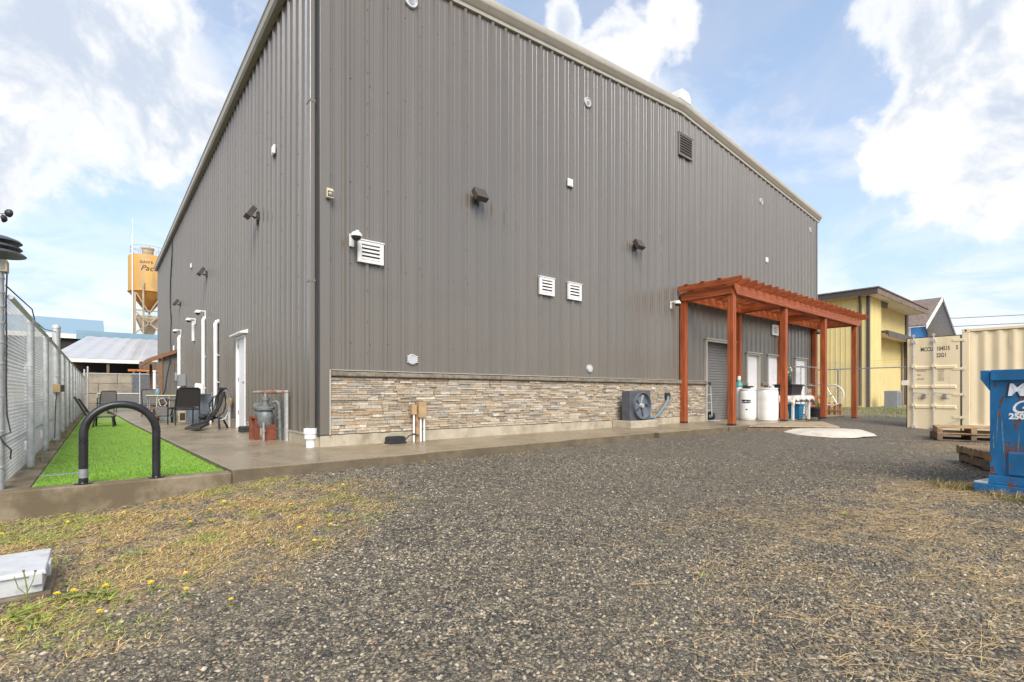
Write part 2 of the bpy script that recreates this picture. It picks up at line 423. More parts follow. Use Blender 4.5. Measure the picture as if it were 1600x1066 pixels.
# ------------------------------------------------------------------ helpers
class MB:
    def __init__(s):
        s.v, s.f = [], []

    def poly(s, pts, faces):
        n = len(s.v)
        s.v += [tuple(p) for p in pts]
        s.f += [tuple(i + n for i in f) for f in faces]
        return s

    def box(s, x0, y0, z0, x1, y1, z1):
        x0, x1 = min(x0, x1), max(x0, x1)
        y0, y1 = min(y0, y1), max(y0, y1)
        z0, z1 = min(z0, z1), max(z0, z1)
        return s.poly([(x0, y0, z0), (x1, y0, z0), (x1, y1, z0), (x0, y1, z0), (x0, y0, z1), (x1, y0, z1), (x1, y1, z1), (x0, y1, z1)],
                      [(0, 3, 2, 1), (4, 5, 6, 7), (0, 1, 5, 4), (1, 2, 6, 5), (2, 3, 7, 6), (3, 0, 4, 7)])

    def hexa(s, p):   # 8 corners, bottom ring then top ring
        return s.poly(p, [(0, 3, 2, 1), (4, 5, 6, 7), (0, 1, 5, 4), (1, 2, 6, 5), (2, 3, 7, 6), (3, 0, 4, 7)])

    def obox(s, c, size, rot):   # oriented box: centre, full size, 3x3 or euler tuple
        if not isinstance(rot, Matrix):
            from mathutils import Euler
            rot = Euler(rot).to_matrix()
        hx, hy, hz = (k / 2 for k in size)
        pts = []
        for z in (-hz, hz):
            for x, y in ((-hx, -hy), (hx, -hy), (hx, hy), (-hx, hy)):
                pts.append(Vector(c) + rot @ Vector((x, y, z)))
        return s.hexa(pts)

    def bar(s, a, b, w, h, up=(0, 0, 1)):   # rectangular bar from a to b
        a, b = Vector(a), Vector(b)
        d = (b - a).normalized()
        u = Vector(up)
        if abs(d.dot(u)) > 0.98:
            u = Vector((1, 0, 0))
        r = d.cross(u).normalized()
        u = r.cross(d)
        pts = []
        for e in (a, b):
            for i, j in ((-1, -1), (1, -1), (1, 1), (-1, 1)):
                pts.append(e + r * (i * w / 2) + u * (j * h / 2))
        return s.poly(pts, [(0, 1, 2, 3), (4, 7, 6, 5), (0, 4, 5, 1), (1, 5, 6, 2), (2, 6, 7, 3), (3, 7, 4, 0)])

    def cyl(s, a, b, r0, r1=None, n=14, caps=True):
        r1 = r0 if r1 is None else r1
        a, b = Vector(a), Vector(b)
        d = (b - a).normalized()
        u = Vector((0, 0, 1)) if abs(d.z) < 0.95 else Vector((1, 0, 0))
        x = d.cross(u).normalized()
        y = d.cross(x)
        k = len(s.v)
        for e, r in ((a, r0), (b, r1)):
            for i in range(n):
                t = 2 * math.pi * i / n
                s.v.append(tuple(e + x * (r * math.cos(t)) + y * (r * math.sin(t))))
        for i in range(n):
            j = (i + 1) % n
            s.f.append((k + i, k + n + i, k + n + j, k + j))
        if caps:
            s.f.append(tuple(k + i for i in range(n)))
            s.f.append(tuple(k + n + i for i in reversed(range(n))))
        return s

    def tube(s, pts, r, n=8, closed=False):
        P = [Vector(p) for p in pts]
        m = len(P)
        k = len(s.v)
        prev = None
        for i, p in enumerate(P):
            if closed:
                d = P[(i + 1) % m] - P[i - 1]
            else:
                d = P[min(i + 1, m - 1)] - P[max(i - 1, 0)]
            d.normalize()
            if prev is None:
                u = Vector((0, 0, 1)) if abs(d.z) < 0.9 else Vector((1, 0, 0))
                x = d.cross(u).normalized()
            else:
                x = (prev - d * prev.dot(d)).normalized()
            prev = x
            y = d.cross(x)
            rr = r[i] if isinstance(r, (list, tuple)) else r
            for j in range(n):
                t = 2 * math.pi * j / n
                s.v.append(tuple(p + x * (rr * math.cos(t)) + y * (rr * math.sin(t))))
        for i in range(m if closed else m - 1):
            i2 = (i + 1) % m
            for j in range(n):
                j2 = (j + 1) % n
                s.f.append((k + i * n + j, k + i * n + j2, k + i2 * n + j2, k + i2 * n + j))
        if not closed:
            s.f.append(tuple(k + j for j in reversed(range(n))))
            s.f.append(tuple(k + (m - 1) * n + j for j in range(n)))
        return s

    def lathe(s, prof, c=(0, 0, 0), n=24, ax='z'):
        k = len(s.v)
        c = Vector(c)
        for r, h in prof:
            for i in range(n):
                t = 2 * math.pi * i / n
                q = (r * math.cos(t), r * math.sin(t), h)
                if ax == 'y':
                    q = (q[0], q[2], q[1])
                elif ax == 'x':
                    q = (q[2], q[0], q[1])
                s.v.append(tuple(c + Vector(q)))
        m = len(prof)
        for a in range(m - 1):
            for i in range(n):
                j = (i + 1) % n
                s.f.append((k + a * n + i, k + a * n + j, k + (a + 1) * n + j, k + (a + 1) * n + i))
        if prof[0][0] > 1e-6:
            s.f.append(tuple(k + i for i in reversed(range(n))))
        if prof[-1][0] > 1e-6:
            s.f.append(tuple(k + (m - 1) * n + i for i in range(n)))
        return s

    def prism(s, poly, axis, a, b):
        # poly of 2d points; axis 'x': (y,z) swept over x; 'y': (x,z) over y; 'z': (x,y) over z
        def P(q, t):
            return {'x': (t, q[0], q[1]), 'y': (q[0], t, q[1]), 'z': (q[0], q[1], t)}[axis]
        n = len(poly)
        pts = [P(q, a) for q in poly] + [P(q, b) for q in poly]
        fs = [tuple(reversed(range(n))), tuple(range(n, 2 * n))]
        for i in range(n):
            j = (i + 1) % n
            fs.append((i, j, n + j, n + i))
        return s.poly(pts, fs)

    def sphere(s, c, r, n=10, m=7, sz=1.0):
        prof = [(r * math.sin(math.pi * i / m), -r * sz * math.cos(math.pi * i / m)) for i in range(m + 1)]
        prof[0] = (1e-7, prof[0][1])
        prof[-1] = (1e-7, prof[-1][1])
        return s.lathe(prof, c, n)

    def move(s, M4):
        s.v = [tuple(M4 @ Vector(p)) for p in s.v]
        return s

    def build(s, name, m, parent=None, smooth=True, bev=0.0, world=False, colors=None, recalc=True):
        me = bpy.data.meshes.new(name)
        v = s.v
        if world and parent is not None:
            root = parent
            while root.parent is not None:
                root = root.parent
            inv = (Matrix.Translation(root.location) @ Matrix.Rotation(root.rotation_euler.z, 4, 'Z')).inverted()
            v = [tuple(inv @ Vector(p)) for p in v]
        me.from_pydata(v, [], s.f)
        if recalc:
            import bmesh
            bm = bmesh.new()
            bm.from_mesh(me)
            bmesh.ops.recalc_face_normals(bm, faces=bm.faces)
            bm.to_mesh(me)
            bm.free()
        if isinstance(m, (list, tuple)):
            for q in m:
                me.materials.append(q)
        else:
            me.materials.append(m)
        if smooth:
            me.polygons.foreach_set('use_smooth', [True] * len(me.polygons))
            me.set_sharp_from_angle(angle=R(38))
        if colors is not None:
            at = me.attributes.new('col', 'FLOAT_COLOR', 'POINT')
            at.data.foreach_set('color', np.asarray(colors, dtype=np.float32).ravel())
        o = bpy.data.objects.new(name, me)
        col.objects.link(o)
        if parent is not None:
            o.parent = parent
        if bev:
            bm_ = o.modifiers.new('bevel', 'BEVEL')
            bm_.width = bev
            bm_.segments = 2
            bm_.limit_method = 'ANGLE'
            bm_.angle_limit = R(50)
            bm_.harden_normals = False
        return o


def tag(o, label=None, cat=None, group=None, kind=None):
    if label:
        o['label'] = label
    if cat:
        o['category'] = cat
    if group:
        o['group'] = group
    if kind:
        o['kind'] = kind
    return o


def thing(name, label, cat, loc=(0, 0, 0), rz=0.0, group=None):
    o = bpy.data.objects.new(name, None)
    o.empty_display_size = 0.1
    col.objects.link(o)
    o.location = loc
    o.rotation_euler = (0, 0, rz)
    return tag(o, label, cat, group)


def kids(o):
    return [c for c in bpy.data.objects if c.parent is o]


def copy_tree(o, loc=None, rz=None, label=None, parent=None):
    c = o.copy()
    col.objects.link(c)
    if parent is not None:
        c.parent = parent
    if loc is not None:
        c.location = loc
    if rz is not None:
        c.rotation_euler = (0, 0, rz)
    if label:
        c['label'] = label
    for k in kids(o):
        copy_tree(k, parent=c)
    return c


def text_mesh(body, size, extrude=0.001, shear=0.0, bold=0.0, align='LEFT', spacing=1.0):
    cu = bpy.data.curves.new('lettering', 'FONT')
    cu.body = body
    cu.size = size
    cu.extrude = extrude
    cu.shear = shear
    cu.offset = bold
    cu.align_x = align
    cu.space_character = spacing
    cu.resolution_u = 3
    o = bpy.data.objects.new('lettering_source', cu)
    col.objects.link(o)
    dg = bpy.context.evaluated_depsgraph_get()
    me = bpy.data.meshes.new_from_object(o.evaluated_get(dg))
    bpy.data.objects.remove(o)
    bpy.data.curves.remove(cu)
    return me


def lettering(body, size, origin, xdir, zdir, m, parent, squeeze=1.0, **kw):
    # flat print: text x axis -> xdir, text y axis -> zdir (world space), converted into the root's frame
    me = text_mesh(body, size, **kw)
    me.transform(Matrix.Diagonal((squeeze, 1, 1, 1)))
    x, y = Vector(xdir).normalized(), Vector(zdir).normalized()
    z = x.cross(y)
    A = Matrix((x, y, z)).transposed().to_4x4()
    root = parent
    while root.parent is not None:
        root = root.parent
    inv = (Matrix.Translation(root.location) @ Matrix.Rotation(root.rotation_euler.z, 4, 'Z')).inverted()
    me.transform(inv @ Matrix.Translation(Vector(origin)) @ A)
    me.materials.clear()
    me.materials.append(m)
    o = bpy.data.objects.new('lettering', me)
    col.objects.link(o)
    o.parent = parent
    return o


def big_mesh(name, verts, faces, m, colors=None, smooth=False):
    """fast mesh from numpy arrays; faces is an (n,k) array"""
    me = bpy.data.meshes.new(name)
    nv, (nf, k) = len(verts), faces.shape
    me.vertices.add(nv)
    me.vertices.foreach_set('co', verts.astype(np.float32).ravel())
    me.loops.add(nf * k)
    me.loops.foreach_set('vertex_index', faces.astype(np.int32).ravel())
    me.polygons.add(nf)
    me.polygons.foreach_set('loop_start', np.arange(0, nf * k, k, dtype=np.int32))
    me.polygons.foreach_set('loop_total', np.full(nf, k, dtype=np.int32))
    me.update(calc_edges=True)
    if smooth:
        me.polygons.foreach_set('use_smooth', np.ones(nf, dtype=bool))
    if colors is not None:
        at = me.attributes.new('col', 'FLOAT_COLOR', 'POINT')
        at.data.foreach_set('color', colors.astype(np.float32).ravel())
    me.materials.append(m)
    o = bpy.data.objects.new(name, me)
    col.objects.link(o)
    return o


def sstep(a, b, x):
    t = np.clip((x - a) / (b - a), 0, 1)
    return t * t * (3 - 2 * t)


# smooth 2d value noise for terrain and masks
_tab = np.random.default_rng(5).random((256, 256))


def vnoise(x, y, s):
    x, y = np.asarray(x, float) * s + 57.3, np.asarray(y, float) * s + 91.7
    xi, yi = np.floor(x).astype(int), np.floor(y).astype(int)
    fx, fy = x - xi, y - yi
    fx, fy = fx * fx * (3 - 2 * fx), fy * fy * (3 - 2 * fy)
    g = lambda a, b: _tab[a % 256, b % 256]
    return (g(xi, yi) * (1 - fx) + g(xi + 1, yi) * fx) * (1 - fy) + (g(xi, yi + 1) * (1 - fx) + g(xi + 1, yi + 1) * fx) * fy


def fnoise(x, y, s):
    return (vnoise(x, y, s) + 0.5 * vnoise(x, y, s * 2.1) + 0.25 * vnoise(x, y, s * 4.3)) / 1.75


def ground_z(x, y):
    x, y = np.asarray(x, float), np.asarray(y, float)
    drop = np.clip((-1.55 - y), 0, 3.0) * 0.048
    left = sstep(-0.9, -2.6, x) * (0.15 - np.clip((-1.55 - y), 0, 3.0) * 0.045)
    z = -0.105 - drop - left
    z = np.where((x > 19.0), np.maximum(z, -0.2), z)
    return z + (fnoise(x, y, 1.3) - 0.5) * 0.03 * sstep(-1.55, -2.3, y)


def weed_mask(x, y):
    n = fnoise(x, y, 1.7)
    # weedy bank on the left, dry strands on the right of the yard
    u = sstep(-0.1, -1.3, x + np.clip(-3.2 - y, 0, 9) * 0.75 + (n - .5) * 1.6) * sstep(-5.1, -4.0, y + (n - .5) * 1.2) * sstep(-1.55, -1.8, y)
    r_ = sstep(0.0, 1.5, x - (y + 6.6) * 0.2) * sstep(-5.0, -5.8, y + (n - .5) * 1.2) * sstep(7.5, 5.5, x) * 0.8
    f = sstep(9.0, 10.0, x) * sstep(-4.4, -5.2, y) * 0.45 + sstep(19.5, 22, x) * 0.9
    return np.clip(np.maximum(np.maximum(u * sstep(0.28, 0.55, n + 0.12), r_ * sstep(0.4, 0.6, n)), f), 0, 1)


# ================================================================== THE SETTING
# ground sheet: fine near the yard, coarse out to the horizon
def axis_pts(lo, hi, step, far):
    a = list(np.arange(lo, hi + 1e-6, step))
    d = step * 2
    x = hi
    while x < far:
        x += d
        a.append(x)
        d *= 1.5
    d = step * 2
    x = lo
    while x > -far:
        x -= d
        a.insert(0, x)
        d *= 1.5
    return np.array(a)


gx, gy = axis_pts(-6.0, 16.0, 0.09, 900), axis_pts(-10.0, -1.0, 0.09, 900)
XX, YY = np.meshgrid(gx, gy, indexing='ij')
ZZ = ground_z(XX, YY)
vv = np.stack([XX.ravel(), YY.ravel(), ZZ.ravel()], 1)
nx, ny = len(gx), len(gy)
ii, jj = np.meshgrid(np.arange(nx - 1), np.arange(ny - 1), indexing='ij')
a0 = (ii * ny + jj).ravel()
ff = np.stack([a0, a0 + ny, a0 + ny + 1, a0 + 1], 1)
ground = big_mesh('ground', vv, ff, M['gravel'], smooth=True)
at = ground.data.attributes.new('weed', 'FLOAT', 'POINT')
at.data.foreach_set('value', weed_mask(XX, YY).astype(np.float32).ravel())
tag(ground, 'dark crushed gravel yard in front of the metal building', kind='structure')

# concrete slabs round the building (cast in bays with open joints)
def slab(poly, z1, name='pavement', z0=-0.5, m=None):
    o = MB().prism(poly, 'z', z0, z1).build(name, [m or M['slab'], M['slab_edge']], None, smooth=False, bev=0.012)
    for p in o.data.polygons:
        p.material_index = 0 if abs(p.normal.z) > .5 else 1
    return tag(o, kind='structure')


J = 0.006
edge_pts = [(-1.42, -1.30), (-1.63, 4.56), (-1.81, 9.9), (-1.96, 16.3), (-2.1, 21.0), (-2.3, 26.0)]


def ex(y):
    return float(np.interp(y, [p[1] for p in edge_pts], [p[0] for p in edge_pts]))


ys = [-1.62, 1.55, 4.7, 7.9, 11.1, 14.3, 17.5, 21.0, 26.0]
for i in range(len(ys) - 1):
    ya, yb = ys[i] + (J if i else 0), ys[i + 1] - J
    if i == 0:
        poly = [(-1.40, ya), (0.86, ya), (0.86, 0.05), (0.05, 0.05), (0.05, yb), (ex(yb), yb), (ex(-1.2), -1.2)]
    else:
        poly = [(ex(ya), ya), (0.05, ya), (0.05, yb), (ex(yb), yb)]
    slab(poly, 0.0)
for xa, xb, y0 in ((0.86, 3.5, -1.56), (3.5, 6.12, -1.50), (6.12, 8.9, -1.60), (8.9, 10.9, -1.62), (10.9, 13.4, -1.62)):
    slab([(xa + J, y0), (xb - J, y0), (xb - J, 0.3 if xa > 10 else 0.05), (xa + J, 0.3 if xa > 10 else 0.05)], 0.0)
slab([(13.4 + J, -0.95), (18.9, -0.95), (18.9, 0.3), (13.4 + J, 0.3)], -0.025)

# turf bed with its concrete edging
tz = -0.035
turf_poly = [(-2.9, -1.43), (-1.43, -1.43), (-1.45, -1.2), (ex(1.5) - .01, 1.5), (ex(4.6) - .01, 4.6), (ex(9.9) - .01, 9.9), (ex(16.3) - .01, 16.3),
             (-2.2, 18.6), (-2.88, 19.2)]
tb = MB().prism(turf_poly, 'z', -0.4, tz).build('turf', M['turf'], None, smooth=False)
tag(tb, kind='structure')
cb = MB().prism([(-3.2, -1.60), (-1.405, -1.64), (-1.405, -1.435), (-3.2, -1.435)], 'z', -0.6, -0.025).build('curb', M['curb'], smooth=False, bev=0.012)
tag(cb, kind='structure')
cb2 = MB().prism([(-3.2, -1.43), (-2.905, -1.43), (-2.905, 26.0), (-3.2, 26.0)], 'z', -0.5, -0.028).build('curb', M['curb'], smooth=False, bev=0.01)
tag(cb2, kind='structure')
rearpad = MB().prism([(-2.9, 19.2), (-2.2, 18.6), (-2.15, 26), (-2.9, 26)], 'z', -0.5, -0.03).build('pavement', M['slab'], smooth=False)
tag(rearpad, kind='structure')

# short pile of the turf (fibres nobody could count)
nb = 42000
bx = nrg.uniform(-2.88, -1.42, nb)
by = -1.40 + (nrg.random(nb) ** 1.7) * 12.0
keep = bx < np.interp(by, [p[1] for p in edge_pts], [p[0] for p in edge_pts]) - 0.015
bx, by = bx[keep], by[keep]
nb = len(bx)
ang = nrg.uniform(0, 2 * math.pi, nb)
w_, h_ = nrg.uniform(.003, .005, nb), nrg.uniform(.010, .020, nb)
lean = nrg.uniform(-.014, .014, (nb, 2))
V = np.zeros((nb, 3, 3))
V[:, 0] = np.stack([bx - np.cos(ang) * w_, by - np.sin(ang) * w_, np.full(nb, tz - .002)], 1)
V[:, 1] = np.stack([bx + np.cos(ang) * w_, by + np.sin(ang) * w_, np.full(nb, tz - .002)], 1)
V[:, 2] = np.stack([bx + lean[:, 0], by + lean[:, 1], tz + h_], 1)
C = np.ones((nb, 3, 4))
base = np.array([.21, .37, .05])[None] * nrg.uniform(.82, 1.18, (nb, 1))
C[:, :, :3] = base[:, None, :]
tp = big_mesh('turf_pile', V.reshape(-1, 3), np.arange(nb * 3).reshape(-1, 3), M['blade'], C.reshape(-1, 4))
tag(tp, 'short bright green artificial grass pile beside the patio slab', 'grass', kind='stuff')


# dry leaves and crumbs blown on the turf and the slab
gl = np.random.default_rng(31)
nl = 150
lxp = np.concatenate([gl.uniform(-2.85, -1.5, 70), gl.uniform(-1.3, 8.5, 80)])
lyp = np.concatenate([-1.35 + gl.random(70) ** 1.5 * 11, np.where(gl.random(80) < .5, gl.uniform(-1.5, -1.3, 80), gl.uniform(-.35, -.12, 80))])
lzp = np.where(lxp < -1.45, tz + .018, .004)
la = gl.uniform(0, 6.3, nl)
ls = gl.uniform(.008, .022, nl)
LV = np.zeros((nl, 4, 3))
for q, (fx, fy, fz) in enumerate(((1, 0, .3), (0, .5, .0), (-1, 0, .25), (0, -.5, .1))):
    LV[:, q, 0] = lxp + ls * (fx * np.cos(la) - fy * np.sin(la))
    LV[:, q, 1] = lyp + ls * (fx * np.sin(la) + fy * np.cos(la))
    LV[:, q, 2] = lzp + ls * fz
LC = np.ones((nl, 4, 4))
LC[..., :3] = (np.array([[.36, .24, .09]]) * gl.uniform(.4, 1.3, (nl, 1)))[:, None, :]
lv_ = big_mesh('fallen_leaves', LV.reshape(-1, 3), np.arange(nl * 4).reshape(-1, 4), M['blade'], LC.reshape(-1, 4))
tag(lv_, 'small dry leaves scattered on the turf and the slab', 'leaves', kind='stuff')


# ------------------------------------------------------------------ the metal building
BL, BD = 18.86, 25.67           # gable front length, side depth
EAVE, RIDGE, XR = 7.45, 8.25, 9.43
P_ = 0.3048


def roofline(x):
    return EAVE + (RIDGE - EAVE) * (1 - abs(x - XR) / XR)


bld = thing('metal_building', 'large taupe corrugated metal building with stone wainscot and white doors', 'building', (0, 0, 0))
prof = [(-.046, 0), (-.022, .036), (.022, .036), (.046, 0), (.084, 0), (.092, .008), (.106, .008), (.114, 0),
        (.190, 0), (.198, .008), (.212, .008), (.220, 0)]


def columns(s0, s1, off):
    out = []
    k = int((s0 - off) / P_) - 1
    while off + k * P_ < s1 + P_:
        for a, d in prof:
            out.append((off + k * P_ + a, d))
        k += 1
    S = [q[0] for q in out]
    D = [q[1] for q in out]
    res = [(s0, float(np.interp(s0, S, D)))]
    res += [(a, d) for a, d in out if s0 + 1e-4 < a < s1 - 1e-4]
    res.append((s1, float(np.interp(s1, S, D))))
    return res


def panel(s0, s1, off, zb, ztop, side, proud=0.0):
    cs = columns(s0, s1, off)
    m = MB()
    n = len(cs)
    for s_, d in cs:
        d += proud
        z1 = ztop(s_) if callable(ztop) else ztop
        for z in (zb, z1):
            m.v.append((s_, -d, z) if side == 'front' else (-d, s_, z))
    for i in range(n - 1):
        m.f.append((2 * i, 2 * i + 2, 2 * i + 3, 2 * i + 1))
    # returned edges so the sheet has a back
    for i in (0, n - 1):
        k = len(m.v)
        for z in (0, 1):
            p = m.v[2 * i + z]
            m.v.append((p[0], 0.03, p[2]) if side == 'front' else (0.03, p[1], p[2]))
        m.f.append((2 * i, 2 * i + 1, k + 1, k))
    o = m.build('wall_panel', M['siding'], bld, recalc=False)
    return o


# openings in the front: (x0, x1, z top)
doors_f = [(10.72, 12.52, 2.25), (13.13, 14.04, 2.05), (14.60, 15.59, 2.05), (16.82, 17.81, 2.05)]
OFF_F, OFF_L = 0.125, 0.20
# panel seams every three ribs
seams = [0.16] + [OFF_F + P_ * (3 * k + 2) + .06 for k in range(0, 21) if 0.4 < OFF_F + P_ * (3 * k + 2) < BL - .3] + [BL - 0.03]
def front_bottom(x):
    for a, b, zt in doors_f:
        if a <= x <= b:
            return zt
    return 1.08
for i in range(len(seams) - 1):
    a, b = seams[i], seams[i + 1]
    cuts = [a] + sorted(c for d in doors_f for c in d[:2] if a + .01 < c < b - .01) + [b]
    for p, q in zip(cuts[:-1], cuts[1:]):
        panel(p, q, OFF_F, front_bottom((p + q) / 2), roofline, 'front', 0.0015 * (i % 2))
door_l = (4.52, 5.42, 2.06)
seams_l = [0.02] + [OFF_L + P_ * (3 * k + 2) + .06 for k in range(0, 28) if OFF_L + P_ * (3 * k + 2) < BD - .3] + [BD - 0.03]
for i in range(len(seams_l) - 1):
    a, b = seams_l[i], seams_l[i + 1]
    cuts = [a] + sorted(c for c in door_l[:2] if a + .01 < c < b - .01) + [b]
    for p, q in zip(cuts[:-1], cuts[1:]):
        mid = (p + q) / 2
        panel(p, q, OFF_L, door_l[2] if door_l[0] <= mid <= door_l[1] else 0.16, 7.45, 'left', 0.0015 * (i % 2))
# unseen dark core added behind the sheets to block light; right and rear walls
core = MB()
cuts = [0.04] + [c for d in doors_f for c in d[:2]] + [BL - .04]
for k in range(0, len(cuts) - 1):
    a, b = cuts[k], cuts[k + 1]
    zb = front_bottom((a + b) / 2) if k % 2 else 0.0
    pts = [(a, zb), (b, zb), (b, roofline(b) - .03)] + ([(XR, RIDGE - .03)] if a < XR < b else []) + [(a, roofline(a) - .03)]
    core.prism(pts, 'y', 0.035, 0.14)
core.box(0.035, 0.15, 0, 0.14, door_l[0], 7.4).box(0.035, door_l[0], door_l[2], 0.14, door_l[1], 7.4).box(0.035, door_l[1], 0, 0.14, BD - .1, 7.4)
core.build('wall_core', M['core'], bld, smooth=False)
MB().box(BL - .12, 0.15, 0, BL, BD, 7.42).build('side_wall', M['siding'], bld, smooth=False)
MB().prism([(0.1, 0), (BL - .1, 0), (BL - .1, 7.4), (XR, 8.2), (0.1, 7.4)], 'y', BD - .1, BD).build('rear_wall', M['siding'], bld, smooth=False)
# fasteners
fs = MB()
def screw(x, y, z, nrm):
    d = 0.006
    if nrm == 'f':
        fs.cyl((x, y, z), (x, y - d, z), .0095, n=6)
    else:
        fs.cyl((x, y, z), (x - d, y, z), .0095, n=6)
girts = (1.55, 2.75, 3.98, 5.55, 6.9)
k = 0
x = OFF_F + .055
while x < BL - .1:
    for zg in girts:
        if zg > front_bottom(x) + .1:
            screw(x, 0.0, zg + 0.01 * math.sin(x * 7), 'f')
    x += P_
for s_ in seams[1:-1]:
    z = 1.4
    while z < roofline(s_) - .2:
        if z > front_bottom(s_) + .1:
            screw(s_ - .06, -0.0365, z, 'f')
        z += 0.48
y = OFF_L + .06
while y < BD - .1:
    for zg in girts + (0.4,):
        if not (door_l[0] - .05 < y < door_l[1] + .05 and zg < 2.2):
            screw(0.0, y, zg, 'l')
    y += P_
for s_ in seams_l[1:-1]:
    z = 0.7
    while z < 7.2:
        screw(-0.0365, s_ - .06, z, 'l')
        z += 0.48
fo = fs.build('fasteners', M['screw'], bld, smooth=False, recalc=False)
fo['kind'] = 'stuff'
# foundation
fd = lambda *a: MB().box(*a).build('foundation', M['concrete'], bld, smooth=False, bev=0.008)
for k in range(0, len(cuts) - 1, 2):
    fd(cuts[k] - (0.02 if k == 0 else 0), -0.03, -.3, cuts[k + 1], 0.034, 0.165)
fd(-0.035, 0.034, -.3, 0.034, door_l[0] - .04, 0.155)
fd(-0.035, door_l[1] + .04, -.3, 0.034, BD, 0.155)
# base trim and corner trims
MB().box(-0.045, 0.03, 0.156, -0.002, door_l[0] - .05, 0.178).box(-0.045, door_l[1] + .05, 0.156, -0.002, BD, 0.178).build('base_trim', M['trim'], bld, smooth=False)
MB().box(0.012, -0.045, 0.175, 0.158, -0.002, 7.45).box(0.003, -0.043, 0.175, 0.0115, 0.03, 7.45).build('corner_trim', M['siding'], bld, smooth=False, bev=0.004)
MB().box(-0.012, -0.055, 0.175, 0.003, 0.02, 7.45).build('corner_trim', M['core'], bld, smooth=False)  # dark strip: corner trim, with the shadow beside the downspout painted in
MB().box(BL - .06, -0.05, 0.2, BL + .03, 0.06, 7.4).build('corner_trim', M['trim_dark'], bld, smooth=False, bev=.004)
MB().box(0.145, -0.066, 0.172, 0.163, -0.0455, 1.13).build('corner_trim', M['trim'], bld, smooth=False)
# rake trim of the gable
cs = [(-.002, -.05), (-.052, -.05), (-.056, -.035), (-.056, .012), (-.085, .03), (-.105, .075), (-.135, .10), (-.15, .125), (-.155, .2), (-.15, .235), (-.135, .245), (-.02, .262), (-.002, .262)]
def rake(xa, xb, za, zb):
    m = MB()
    n = len(cs)
    for x_, z_ in ((xa, za), (xb, zb)):
        for q in cs:
            m.v.append((x_, q[0], z_ + q[1]))
    m.f += [tuple(range(n)), tuple(reversed(range(n, 2 * n)))]
    for i in range(n):
        j = (i + 1) % n
        m.f.append((i, n + i, n + j, j))
    return m.build('rake_trim', M['trim'], bld)
nseg = 3
for k in range(nseg):
    xa, xb = -0.2 + (XR + .2) * k / nseg, -0.2 + (XR + .2) * (k + 1) / nseg - .004
    rake(xa, xb, roofline(xa) if xa > 0 else EAVE - .017, roofline(xb))
for k in range(nseg):
    xa, xb = XR + .002 + (BL + .2 - XR) * k / nseg, XR + (BL + .2 - XR) * (k + 1) / nseg - .003
    rake(xa, xb, EAVE + (RIDGE - EAVE) * (1 - (xa - XR) / XR), EAVE + (RIDGE - EAVE) * (1 - (xb - XR) / XR))
# roof skins
for sgn in (0, 1):
    xe = -0.12 if sgn == 0 else BL + .12
    ze = EAVE - .01
    m = MB()
    pts = [(xe, -.10, ze + .14), (XR, -.10, RIDGE + .14), (XR, BD + .1, RIDGE + .14), (xe, BD + .1, ze + .14)]
    m.hexa(pts + [(p[0], p[1], p[2] + .10) for p in pts])
    m.build('roof', M['roof'], bld, smooth=False)
# gutter along the left eave with its lip
g = [(-.02, 7.42), (-.13, 7.40), (-.165, 7.44), (-.175, 7.56), (-.19, 7.575), (-.19, 7.60), (-.165, 7.60), (-.02, 7.60)]
for a, b in ((-0.16, 6.2), (6.205, 12.4), (12.405, 18.6), (18.605, BD + .15)):
    MB().prism(g, 'y', a, b).build('gutter', M['gutter'], bld, smooth=False)
MB().box(-.118, -.05, 7.6005, -.02, BD, 7.66).build('gutter_apron', M['trim'], bld, smooth=False)
# ridge vent
rv = [(XR - .28, RIDGE + .22), (XR - .26, RIDGE + .40), (XR - .15, RIDGE + .50), (XR + .15, RIDGE + .50), (XR + .26, RIDGE + .40), (XR + .28, RIDGE + .22)]
MB().prism(rv, 'y', -0.16, 9.0).build('ridge_vent', M['white'], bld, smooth=False)
# downspout at the corner, with straps and the pvc adapter
ds = MB().box(-.112, 0.015, 0.27, -.034, 0.155, 7.41).build('downspout', M['siding'], bld, smooth=False, bev=.012)
for z in (5.0, 7.1, 2.4):
    MB().box(-.117, 0.010, z, -.03, 0.160, z + .03).build('strap', M['trim_dark'], ds, smooth=False)
MB().lathe([(.085, .19), (.095, .195), (.095, .27), (.085, .275)], (-.08, .085, 0), 20).lathe([(.062, 0.0), (.062, .10), (.085, .125), (.085, .189)], (-.08, .085, 0), 20).build('drain_pipe', M['pvc'], bld)

